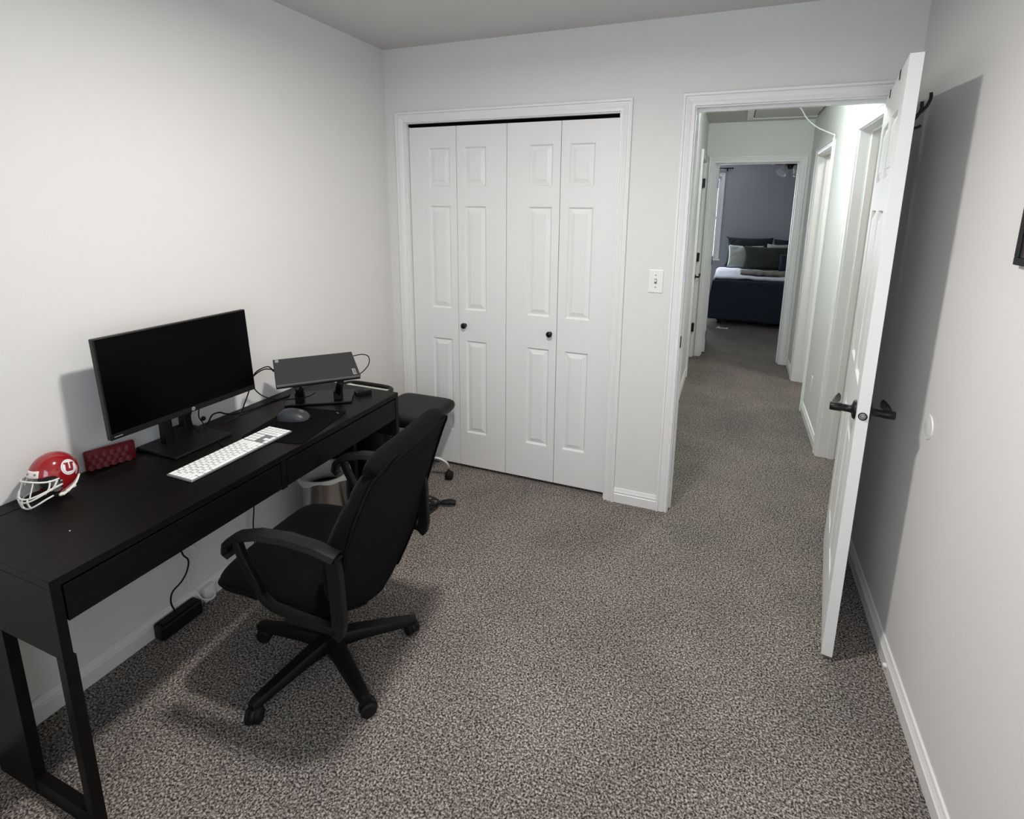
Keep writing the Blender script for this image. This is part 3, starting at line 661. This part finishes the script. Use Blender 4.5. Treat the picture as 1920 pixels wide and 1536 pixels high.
# face mask
fmk = MB(); r_ = .0026
def arc(zc, yf, xs_, ys_, dz=0, n=9):
    out = []
    for k in range(n+1):
        a = PI*k/n; out.append((xs_*math.cos(a), ys_-(ys_-yf)*math.sin(a)**.8, zc+dz*math.cos(a)**2))
    return out
fmk.tube(arc(HZ+.016, -.074, .050, -.024, -.010), r_, 8, 3)
fmk.tube(arc(HZ-.030, -.090, .050, -.018, .016), r_, 8, 3)
fmk.tube(arc(HZ-.039, -.092, .050, -.018, .024), r_, 8, 3)
fmk.tube(arc(HZ-.061, -.086, .040, -.040, .020), r_, 8, 3)
for x in (-.014, .014): fmk.tube([(x, -.0885, HZ-.030), (x, -.0905, HZ-.039), (x, -.0845, HZ-.061)], r_, 8, 3)
for s_ in (-1, 1):
    fmk.tube([(s_*.044, -.045, HZ+.010), (s_*.046, -.052, HZ-.010), (s_*.041, -.062, HZ-.026)], r_, 8, 3)
    fmk.tube([(s_*.050, -.030, HZ+.004), (s_*.050, -.040, HZ-.010), (s_*.045, -.048, HZ-.022)], r_, 8, 3)
    fmk.tube([(s_*.019, -.070, HZ+.014), (s_*.019, -.080, HZ-.010), (s_*.019, -.088, HZ-.030)], r_*.7, 8, 3)
fmk.build('face_mask', M['hwhite'], hl, smooth='all')
# forehead clip
def patch(fn, nu, nv, off, name, m, parent, **k):
    """fn(u,v)->(theta, alpha) on the shell"""
    mb = MB().grid(lambda a, b: hp(*fn(a, b), 1+off), nu, nv); return mb.build(name, M[m], parent, smooth='all', solid=.0006, **k)
patch(lambda a, b: (math.radians(57+17*b), math.radians(-90-24+48*a)), 12, 4, .02, 'forehead_clip', 'hwhite', hl)
for aa in (-104, -76): MB().sphere(hp(math.radians(65), math.radians(aa), 1.035), .0030, 8).build('clip_bolt', M['pad_grey'], hl, smooth='all')
for s_ in (0, 180): 
    MB().sphere(hp(math.radians(92), math.radians(-18 if s_ == 0 else 198), 1.02), .0034, 8).build('side_bolt', M['pad_grey'], hl, smooth='all')
# chin strap
cs = MB().tube([hp(math.radians(105), math.radians(52), 1.03), hp(math.radians(117), math.radians(32), 1.03), hp(math.radians(124), math.radians(10), 1.05), hp(math.radians(133), math.radians(-16), 1.10)], [.003, .0045, .006, .006], 8, 4, flat=.45); cs.build('chin_strap', M['hwhite'], hl, smooth='all')
for k_, aa in enumerate((22, 0, -18)): MB().sphere(hp(math.radians(125+k_*4), math.radians(aa), 1.06), (.006, .0075, .0055), 8).build('strap_pad', M['hwhite'], hl, smooth='all')
# round emblem with block letter U on the right side (centre direction)
T0, A0 = math.radians(68), math.radians(10)
c0 = hp(T0, A0); eX = (hp(T0, A0+.01)-hp(T0, A0-.01)).normalized(); eZ = (hp(T0-.01, A0)-hp(T0+.01, A0)).normalized(); eN = eX.cross(eZ)
if eN.x < 0: eN = -eN
def onshell(px, pz, off):
    # walk from emblem plane point to the shell along the ellipsoid radius
    px, pz = px*1.24, pz*1.24
    px, pz = px*math.cos(.3)+pz*math.sin(.3), -px*math.sin(.3)+pz*math.cos(.3)
    p = c0+eX*px+eZ*pz; q = p-Vector((0, 0, HZ)); s_ = math.sqrt((q.x/A_)**2+(q.y/B_)**2+(q.z/C_)**2)
    if q.z < 0: pass
    q = q/s_*(1+off/.06); return Vector((q.x, q.y, q.z+HZ))
def disc(r0, r1, off, name, m):
    mb = MB().grid(lambda a, b: onshell((r0+(r1-r0)*b)*math.cos(2*PI*a), (r0+(r1-r0)*b)*math.sin(2*PI*a), off), 48, 5)
    return mb.build(name, M[m], hl, smooth='all')
disc(0, .0195, .0010, 'emblem', 'decal_white'); disc(.0160, .0167, .0013, 'emblem_ring', 'decal_grey')
def rectp(mb, x0, x1, z0, z1, off): mb.grid(lambda a, b: onshell(x0+(x1-x0)*a, z0+(z1-z0)*b, off), 5, 5)
UL = MB()
for s_ in (-1, 1):
    rectp(UL, *sorted((s_*.0018, s_*.0094)), -.006, .0100, .0016); rectp(UL, *sorted((s_*.0018, s_*.0122)), .0068, .0108, .0016)
rectp(UL, -.0076, .0076, -.0108, -.0045, .0016); rectp(UL, -.0094, .0094, -.0090, -.0045, .0016)
UL.build('emblem_letter', M['decal_red'], hl, smooth='all')
fe = MB()
for k_ in range(2):
    x0 = .0210+k_*.0050; fe.grid(lambda a, b, x0=x0, k_=k_: onshell(x0+.0028*(a-.5)*(1-abs(b-.5)*1.2)-.003*b, .004-.024*b-k_*.003, .0011), 3, 8)
fe.build('emblem_feather', M['decal_white'], hl, smooth='all')

# ---------------------------------------------------------------- office chair
ch = thing('office_chair', 'black fabric swivel chair with armrests drawn up to desk', 'chair', (.685, -1.436, 0), math.radians(185))
# local +x = facing direction (towards desk), local y = lateral
base = MB().lathe([(0, .105), (.036, .105), (.045, .100), (.045, .06), (.03, .055), (0, .055)], 28); base.build('hub', M['chair_plastic'], ch, smooth=True)
R0 = math.radians(-101-185)
for k in range(5):
    a = R0+k*2*PI/5; ca, sa = math.cos(a), math.sin(a); mt = Matrix.Rotation(a, 4, 'Z')
    lgm = MB()
    rings = [(.03, .105, .031, .050), (.10, .100, .027, .040), (.20, .088, .023, .032), (.285, .078, .019, .026), (.305, .073, .016, .020)]
    prof = []
    for x, zt, hw, dp in rings:
        prof.append([(x, y*hw, zt+z*dp) for y, z in ((-1, -1), (-1, -.35), (-.72, -.06), (0, 0), (.72, -.06), (1, -.35), (1, -1))])
    n = 7; vs = [p for r_ in prof for p in r_]
    fs = [(i*n+q, i*n+(q+1) % n, (i+1)*n+(q+1) % n, (i+1)*n+q) for i in range(len(prof)-1) for q in range(n)]+[tuple(range(n)), tuple((len(prof)-1)*n+q for q in range(n))]
    lgm.add(vs, fs, mt)
    leg = lgm.build('base_leg', M['chair_plastic'], ch, smooth=True)
    cst = MB(); xx = .292; sw_ = Matrix.Rotation(a, 4, 'Z') @ Matrix.Translation((xx, 0, 0)) @ Matrix.Rotation(math.radians(35+k*40), 4, 'Z')
    for s_ in (-1, 1):
        cst.lathe([(0, -.009), (.021, -.009), (.0255, -.005), (.0255, .005), (.021, .009), (0, .009)], 24, sw_ @ RT((.008, s_*.0145, .0258), PI/2))
    cst.tube([(.0, 0, .030), (0, 0, .058)], .006, 10, mt=sw_)
    co = cst.build('caster', M['rubber'], leg, smooth=True)
    hd_ = MB(); 
    hd_.grid(lambda u_, v_: (.008-.029*math.cos(math.radians(200)*u_-.1), (v_-.5)*.020, .0258+.0295*math.sin(math.radians(200)*u_-.1)), 14, 2, sw_)
    hd_.build('caster_hood', M['chair_plastic'], leg, smooth='all', solid=.003)
MB().lathe([(.026, .10), (.026, .22), (.018, .222), (.018, .345)], 24, cap=True).build('gas_column', M['chair_plastic'], ch, smooth=True)
MB().rbox(-.10, .10, -.075, .075, .335, .385, .012, 2).tube([(0, -.06, .355), (.0, -.19, .352), (.0, -.21, .350)], [.006, .006, .011], 8).build('tilt_mechanism', M['chair_plastic'], ch, smooth=True)
# seat cushion
def seat_pt(u_, v_):
    a = 2*PI*u_; p = 8
    cx = (abs(math.cos(a))**(2/p))*math.copysign(1, math.cos(a)); cy = (abs(math.sin(a))**(2/p))*math.copysign(1, math.sin(a))
    t = PI*(v_-.5); k = abs(math.cos(t))**.30; z = math.sin(t)
    x = .026+cx*.230*k; y = cy*.245*k*(1-.04*cx)
    zz = .425+z*.050
    if z > 0: zz += .006*math.cos(cy*k*1.5)
    else: zz += -.0*x
    return (x, y, zz-(.012*max(0, (x-.14)/.12)))
MB().grid(seat_pt, 64, 24).build('seat', M['fabric'], ch, smooth='all', merge=True)
MB().rbox(-.19, .19, -.20, .20, .375, .388, .005, 1).build('seat_pan', M['chair_plastic'], ch, smooth=True)
pp = MB().tube([(-.22*math.cos(0), -.235, .436)]+[seat_pt(i/40, .54) for i in range(21, 40)][:1], .003, 6)
# seat piping (closed loop around the cushion)
pts = [Vector(seat_pt(i/64, .5))*1.0 for i in range(65)]; MB().tube(pts, .0045, 6, cap=False).build('seat_piping', M['fabric'], ch, smooth='all')

# backrest: rear surface profile (z -> distance behind hub), thickness and half width
ZB = [.345, .40, .45, .55, .65, .75, .85, .905]
XB = [.222, .226, .234, .256, .284, .316, .354, .380]
HWB = [.13, .200, .236, .256, .262, .258, .243, .226]
def lerp(T, V_, z):
    if z <= T[0]: return V_[0]
    for i in range(len(T)-1):
        if z <= T[i+1]:
            k = (z-T[i])/(T[i+1]-T[i]); k0 = k
            return V_[i]*(1-k)+V_[i+1]*k
    return V_[-1]
def sm(T, V_, z): return (lerp(T, V_, z-.02)+lerp(T, V_, z)*2+lerp(T, V_, z+.02))/4
z0b, z1b = .328, .912
def back_outline(v):      # v 0..1 round the outline, returns (y, z)
    return None
def shell_pt(u_, v_, off=0):
    z = z0b+(z1b-z0b)*v_; k = 1
    hw = sm(ZB, HWB, z)
    if v_ < .22: hw *= math.sqrt(max(0, 1-((.22-v_)/.22)**2.4))*.92+.08*(v_/.22)
    if v_ > .93: hw *= math.sqrt(max(.0, 1-((v_-.93)/.07)**2*.45))
    y = (u_*2-1)*hw
    x = -sm(ZB, XB, z)+.006*(y/.25)**2+off
    return (x, y, z)
nu, nv = 28, 36
rear = MB().grid(lambda a, b: shell_pt(a, b), nu, nv)
rear.build('back_panel', M['fabric'], ch, smooth='all', solid=.006)
# cushion in front of the rear panel
def cush(u_, v_, th):
    x, y, z = shell_pt(u_, v_*.985+.007); e = (1-abs(u_*2-1)**6)*(1-abs(v_*2-1)**8)
    return x, y, z, e
cu = MB()
def front(u_, v_):
    x, y, z, e = cush(u_, v_, 0)
    ridge = .010*math.exp(-((abs(u_*2-1)-.62)/.06)**2)*(-1)
    hor = -.010*math.exp(-((v_-.80)/.018)**2)
    return (x+.010+e**.5*(.066+.040*math.exp(-((v_-.45)/.28)**2)+ridge+hor), y*(1.0), z)
cu.grid(front, 40, 48)
cu.grid(lambda a, b: (shell_pt(a, b*.985+.007)[0]+.009, shell_pt(a, b*.985+.007)[1], shell_pt(a, b*.985+.007)[2]), 40, 48)
cu.build('backrest', M['fabric'], ch, smooth='all', merge=True)
# rolled head cushion across the top
hr = []
for i in range(15):
    t = i/14*2-1; y = t*.222; hr.append((-.345-.006*(1-t*t)+.004*t*t, y, .892+.010*(1-t**4)-.008*abs(t)**5))
MB().tube(hr, [.024]+[.034]*1+[.037]*11+[.034]+[.024], 16, 2, flat=.95).build('top_roll', M['fabric'], ch, smooth='all')
# piping round the rear panel
pp = [shell_pt(0, .02+.98*i/30, -.003) for i in range(1, 31)]+[shell_pt(i/16, 1, -.003) for i in range(1, 16)]+[shell_pt(1, 1-.98*i/30, -.003) for i in range(0, 30)]
MB().tube(pp, .0042, 6, 2).build('back_piping', M['fabric'], ch, smooth='all')
pp = [front(0.5+.5*s, .80) for s in [-.95+i*.1 for i in range(20)]]
# armrests: flat rounded top, closed loop
for s_ in (1, -1):
    y = .278 if s_ == 1 else -.250
    arm = thing_part = MB()
    sec = [(-1, -.4), (-.7, .5), (0, .75), (.7, .5), (1, -.4), (.6, -1), (-.6, -1)]
    path = [(-.262, .655, .026), (-.20, .672, .027), (-.10, .682, .028), (.0, .676, .028), (.075, .655, .028), (.115, .625, .027), (.125, .592, .022), (.112, .575, .012)]
    Q = []
    for i in range(len(path)-1):
        for k in range(4):
            t = k/4; Q.append(tuple(path[i][j]*(1-t)+path[i+1][j]*t for j in range(3)))
    Q.append(path[-1]); n = len(sec); vs = []
    for i, (x, z, hw) in enumerate(Q):
        a_, b_ = Q[max(i-1, 0)], Q[min(i+1, len(Q)-1)]; tx, tz = b_[0]-a_[0], b_[1]-a_[1]; l_ = math.hypot(tx, tz); nx, nz = -tz/l_, tx/l_
        for sy, sn in sec: vs.append((x+nx*sn*.014, y+sy*hw, z+nz*sn*.014))
    fs = [(i*n+q, i*n+(q+1) % n, (i+1)*n+(q+1) % n, (i+1)*n+q) for i in range(len(Q)-1) for q in range(n)]+[tuple(range(n)), tuple((len(Q)-1)*n+q for q in range(n))]
    arm.add(vs, fs)
    ar = arm.build('armrest', M['chair_plastic'], ch, smooth=True)
    def bar(pp_, w1, w2, nm):
        mb = MB(); sec2 = [(-1, -1), (-1, 1), (1, 1), (1, -1)]; vs = []
        for i, (x, z) in enumerate(pp_):
            a_, b_ = pp_[max(i-1, 0)], pp_[min(i+1, len(pp_)-1)]; tx, tz = b_[0]-a_[0], b_[1]-a_[1]; l_ = math.hypot(tx, tz); nx, nz = -tz/l_, tx/l_
            for sy, sn in sec2: vs.append((x+nx*sn*w1, y+sy*w2, z+nz*sn*w1))
        mb.add(vs, [(i*4+q, i*4+(q+1) % 4, (i+1)*4+(q+1) % 4, (i+1)*4+q) for i in range(len(pp_)-1) for q in range(4)]+[(0, 1, 2, 3), tuple((len(pp_)-1)*4+q for q in range(4))])
        return mb.build(nm, M['chair_plastic'], ar, bevel=.004)
    bar([(.085, .645), (.070, .600), (.050, .560), (.025, .510), (.010, .470), (-.005, .455), (-.03, .440), (-.10, .430), (-.20, .420), (-.250, .412)], .012, .012, 'front_strut')
    bar([(-.248, .650), (-.252, .60), (-.255, .50), (-.256, .44), (-.250, .410), (-.238, .396)], .021, .012, 'rear_strut')
    for z in (.60, .47): MB().lathe([(0, .002), (.006, .002), (.007, 0)], 12, RT((-.252, y+s_*.0122, z), -s_*PI/2)).build('bolt', M['rubber'], ar, smooth=True)
    MB().rbox(-.21, -.05, min(y-s_*.012, y-s_*.075), max(y-s_*.012, y-s_*.075), .378, .392, .003, 1).build('arm_bracket', M['chair_plastic'], ar)

# ---------------------------------------------------------------- rolling stool behind the desk end
sl = thing('rolling_stool', 'low square black cushioned stool on chrome casters by closet', 'stool', (.285, -.245, 0), math.radians(1))
def st_pt(u_, v_):
    a = 2*PI*u_; p = 8
    cx = (abs(math.cos(a))**(2/p))*math.copysign(1, math.cos(a)); cy = (abs(math.sin(a))**(2/p))*math.copysign(1, math.sin(a))
    t = PI*(v_-.5); k = abs(math.cos(t))**.17; return (cx*.185*k, cy*.198*k, .450+math.sin(t)*.036)
MB().grid(st_pt, 56, 20).build('seat', M['vinyl'], sl, smooth='all', merge=True)
MB().rbox(-.13, .13, -.14, .14, .398, .416, .004, 1).build('seat_plate', M['plastic'], sl)
MB().lathe([(.024, .14), (.024, .26), (.015, .262), (.015, .40)], 20, cap=True).build('gas_column', M['chrome'], sl, smooth=True)
MB().lathe([(.0, .150), (.04, .150), (.045, .14), (.045, .115), (0, .11)], 24).build('hub', M['chrome'], sl, smooth=True)
for k in range(5):
    a = math.radians(28+72*k); mt = Matrix.Rotation(a, 4, 'Z')
    lg_ = MB().tube([(.03, 0, .128), (.08, 0, .150), (.13, 0, .145), (.175, 0, .115), (.190, 0, .075)], .011, 12, 5, mt=mt).build('base_leg', M['chrome'], sl, smooth='all')
    c_ = MB(); s2 = mt @ Matrix.Translation((.192, 0, 0)) @ Matrix.Rotation(math.radians(70+50*k), 4, 'Z')
    for q in (-1, 1): c_.lathe([(0, -.008), (.022, -.008), (.0265, -.004), (.0265, .004), (.022, .008), (0, .008)], 20, s2 @ RT((.008, q*.012, .0268), PI/2))
    c_.sphere((.002, 0, .036), (.024, .019, .026), 10, s2); c_.tube([(0, 0, .05), (0, 0, .072)], .006, 8, mt=s2)
    c_.build('caster', M['rubber'], lg_, smooth=True)
rg = MB().tube([(.075*math.cos(2*PI*i/32), .075*math.sin(2*PI*i/32), .205) for i in range(33)], .006, 10, cap=False)
for k in range(3): a = 2*PI*k/3; rg.tube([(.02*math.cos(a), .02*math.sin(a), .205), (.072*math.cos(a), .072*math.sin(a), .205)], .004, 8)
rg.build('foot_ring', M['chrome'], sl, smooth='all')

# ---------------------------------------------------------------- bins
cn = thing('trash_can', 'round brushed steel waste bin with white liner under the desk', 'trash can', (.172, -.862, 0))
MB().lathe([(0, .002), (.104, .002), (.108, .010), (.114, .33), (.117, .335), (.117, .345), (.110, .345), (.106, .012), (0, .010)], 48).build('bin_body', M['steel'], cn, smooth=True)
lb = []
def liner(u_, v_):
    a = 2*PI*u_; dr = .014+.010*math.sin(a*3+1)+.006*math.sin(a*7); 
    if v_ < .35: return (.104*math.cos(a), .104*math.sin(a), .26+(v_/.35)*.09)
    if v_ < .5: r_ = .104+.0165*(v_-.35)/.15; return (r_*math.cos(a), r_*math.sin(a), .352)
    k = (v_-.5)/.5; r_ = .1205+.0035*k; return (r_*math.cos(a), r_*math.sin(a), .352-k*(.010+dr*.8))
MB().grid(liner, 60, 12).build('bag_liner', M['bag'], cn, smooth='all', solid=.0008)
hp_ = thing('laundry_hamper', 'tall black hamper with white liner in corner behind desk', 'hamper', (.165, -.560, 0))
def hamp(u_, v_):
    a = 2*PI*u_; p = 4.5; cx = (abs(math.cos(a))**(2/p))*math.copysign(1, math.cos(a)); cy = (abs(math.sin(a))**(2/p))*math.copysign(1, math.sin(a)); s_ = .82+.18*v_; return (cx*.150*s_, cy*.108*s_, .004+v_*.650)
hb_ = MB().grid(hamp, 56, 8); hb_.grid(lambda a, b: (hamp(a, 0)[0]*b, hamp(a, 0)[1]*b, .004), 56, 1)
hb_.build('basket', M['hamper'], hp_, smooth='all', solid=.003)
rim = [Vector(hamp(i/56, 1))*1 for i in range(57)]; MB().tube(rim, .012, 10, cap=False).build('rim', M['plastic'], hp_, smooth='all')
def hlin(a, b): p = Vector(hamp(a, 1)); k = .93-.05*b; return (p.x*k, p.y*k, .655-b*.12)
MB().grid(hlin, 56, 4).build('bag_liner', M['bag'], hp_, smooth='all', solid=.001)

# strap bundle with padded handle on the carpet
sp = thing('strap_bundle', 'tangled black straps with padded handle on carpet beside chair', 'straps', (.50, -.47, 0))
tb = MB()
random.seed(5)
pts = [(-.05+.10*random.random(), -.10+.16*random.random(), .010+.05*random.random()) for i in range(16)]
tb.tube(pts, .009, 8, 6, flat=.3)
tb.tube([(.05, .02, .012), (.02, -.05, .035), (.045, -.10, .012), (.01, -.12, .03), (-.02, -.08, .012), (.02, -.02, .05)], .010, 8, 6, flat=.3)
tb.build('webbing', M['strap'], sp, smooth='all')
MB().tube([(.045, .045, .020), (.065, .055, .024), (.10, .07, .026), (.128, .082, .022)], [.006, .016, .019, .015], 12, 4, flat=.8).build('padded_handle', M['rubber'], sp, smooth='all')

# ---------------------------------------------------------------- bedroom
bd = thing('bed', 'double bed under a dark navy duvet seen through the far doorway', 'bed', (1.72, 5.15, 0))
BW, BL = 1.55, 2.0
MB().rbox(.04, BW-.04, .06, BL, .12, .60, .05, 3).build('mattress', M['lightbed'], bd, smooth=True)
fr_ = MB().box(.06, BW-.06, .08, BL-.02, .06, .12)
for x in (.08, BW-.14):
    for y in (.1, BL-.16): fr_.box(x, x+.06, y, y+.06, 0, .06)
fr_.build('bed_frame', M['plastic'], bd)
def duvet(a, b):
    # a across, b from foot hem over the foot and up the bed
    s_ = a*2.3-.38; t_ = b*2.0-.56
    x = min(max(s_, 0), BW); y = max(t_, 0)
    dzx = max(0, -s_)+max(0, s_-BW); dzy = max(0, -t_)
    z = .645
    rnd = .05
    n_ = noise.noise(Vector((s_*5, t_*5, 1.3)))
    z -= max(dzx, dzy)+rnd*0
    edge = min(x, BW-x, y+.0) 
    if edge < .08 and dzx == 0 and dzy == 0: z -= .03*(1-edge/.08)**2
    x += -min(dzx, .02)*1 if s_ < 0 else 0
    y -= .02*math.sin(s_*9+.5)*min(1, dzy*3)+.05*dzy
    x -= .03*math.sin(t_*8)*min(1, dzx*3)*(1 if s_ < 0 else -1)+(.08*dzx if s_ < 0 else 0)
    z += n_*.014
    return (x, y, max(z, .03))
MB().grid(duvet, 70, 60).build('duvet', M['navy'], bd, smooth='all', solid=.02)
def fold(a, b):
    s_ = -.10+a*1.68; x = min(max(s_, -.01), BW+.01); y = .06+b*1.31; z = .668-max(0, -s_)*1.5-max(0, s_-BW)+.018*noise.noise(Vector((s_*6, b*4, 7)))
    return (x, y, z)
MB().grid(fold, 40, 14).build('turned_down_sheet', M['lightbed'], bd, smooth='all', solid=.015)
def cushion(name, label, m, loc, w_, h_, t_, lean, rz, group=None):
    o = thing(name, label, 'pillow', loc, rz, group); p = 2.8; mb = MB()
    for sd in (-1, 1):
        def f(u_, v_):
            a = u_*2-1; c = v_*2-1; n_ = noise.noise(Vector((a*2.2+loc[0]*9, c*2.2, sd*2)))
            e = max(0, (1-abs(a)**2.6)*(1-abs(c)**2.6))
            return (a*w_/2*(1-.07*(1-c*c)), sd*t_/2*e**.5*(1+.25*n_), c*h_/2*(1-.09*(1-a*a))+.012*n_*e)
        mb.grid(f, 30, 20, RT((0, 0, h_/2*math.cos(lean)), lean))
    # piping-like corner ears keep the pillow outline square
    o2 = mb.build(name, m, smooth='all', merge=True); COL.objects.unlink(o2); bpy.data.objects.remove(o)
    COL.objects.link(o2); o2.location = loc; o2.rotation_euler = (0, 0, rz); tag(o2, label, 'pillow', 'pillows on the bed'); return o2
Zt = .672
cushion('pillow', 'tall charcoal pillow leaning on the wall at the bed head left', M['charcoal'], (2.18, 6.98, Zt-.02), .72, .50, .16, math.radians(-12), 0)
cushion('pillow', 'tall charcoal pillow leaning on wall at the bed head right', M['charcoal'], (2.88, 6.98, Zt-.02), .66, .48, .16, math.radians(-12), 0)
cushion('pillow', 'pale sage pillow at the left, partly behind the olive one', M['sage'], (2.13, 6.76, Zt-.01), .54, .37, .16, math.radians(-14), 0)
cushion('pillow', 'pale sage pillow at the back, its edge above the olive one', M['sage'], (2.62, 6.80, Zt-.01), .36, .40, .12, math.radians(-10), 0)
cushion('pillow', 'long crumpled olive pillow in the middle of the bed', M['olive'], (2.48, 6.52, Zt-.01), .80, .38, .18, math.radians(-16), 0)
cushion('pillow', 'small navy cushion at the right of the olive pillow', M['navy'], (2.74, 6.30, Zt), .28, .27, .12, math.radians(-16), math.radians(-8))
def thr(a, b):
    s_ = .34+a*1.2; y = .42+b*.42+.04*math.sin(s_*7); z = .690+.035*abs(noise.noise(Vector((s_*7, b*5, 3))))+.02*math.sin(b*PI)
    if s_ > 1.0 and b < .3: z -= 0
    return (s_, y, z)
tb_ = MB().grid(thr, 48, 18, Matrix.Translation((1.72, 5.15, 0)))
tag(tb_.build('throw_blanket', M['throw'], smooth='all', solid=.02), 'crumpled grey brown throw blanket across the bed', 'blanket')
wc = MB().grid(lambda a, b: (1.80+a*.15+.02*b, 4.87+b*.07+.02*math.sin(a*9), .002+.022*abs(noise.noise(Vector((a*3, b*2, 4))))+.008*math.sin(b*PI)), 16, 8)
tag(wc.build('white_cloth', M['bag'], smooth='all', solid=.003), 'crumpled white cloth on carpet at foot of bed', 'cloth')
rd = thing('curtain_rod', 'black curtain rod above the bedroom window', 'curtain rod', (0, 7.13, 2.262))
MB().tube([(.80, 0, 0), (1.80, 0, 0)], .011, 10).sphere((1.815, 0, 0), .014, 8).build('rod', M['plastic'], rd, smooth=True)
MB().box(1.725, 1.745, -.01, .068, -.012, .006).box(1.725, 1.745, .0, .02, -.05, .0).build('rod_bracket', M['plastic'], rd)
fn_ = thing('ceiling_fan', 'ceiling fan with frosted glass tulip lamps in bedroom', 'ceiling fan', (2.56, 5.6, H-.045))
MB().lathe([(.0, .044), (.065, .044), (.06, -.01), (.015, -.05), (.015, -.10), (.09, -.11), (.105, -.15), (.09, -.20), (.05, -.225), (.05, -.26), (.02, -.275), (0, -.275)], 28).build('motor', M['fan_dark'], fn_, smooth=True)
for k in range(5):
    mt = Matrix.Rotation(math.radians(177+72*k), 4, 'Z')
    MB().box(.10, .60, -.065, .065, -.178, -.170, mt @ Matrix.Rotation(0, 4, 'X')).box(.06, .16, -.02, .02, -.19, -.178, mt).build('fan_blade', M['fan_dark'], fn_, bevel=.003)
for k in range(4):
    mt = Matrix.Rotation(math.radians(40+90*k), 4, 'Z') @ Matrix.Translation((.075, 0, -.235)) @ Matrix.Rotation(math.radians(-38), 4, 'Y')
    MB().tube([(-.04, 0, .02), (0, 0, 0)], .010, 8, mt=mt).build('lamp_arm', M['fan_dark'], fn_)
    MB().lathe([(.018, 0), (.030, -.02), (.040, -.06), (.052, -.10), (.066, -.125)], 24, mt).build('lamp_shade', M['frost'], fn_, smooth='all', solid=.003)
MB().tube([(.0, 0, -.275), (.0, 0, -.40)], .0015, 6).build('pull_chain', M['fan_dark'], fn_)
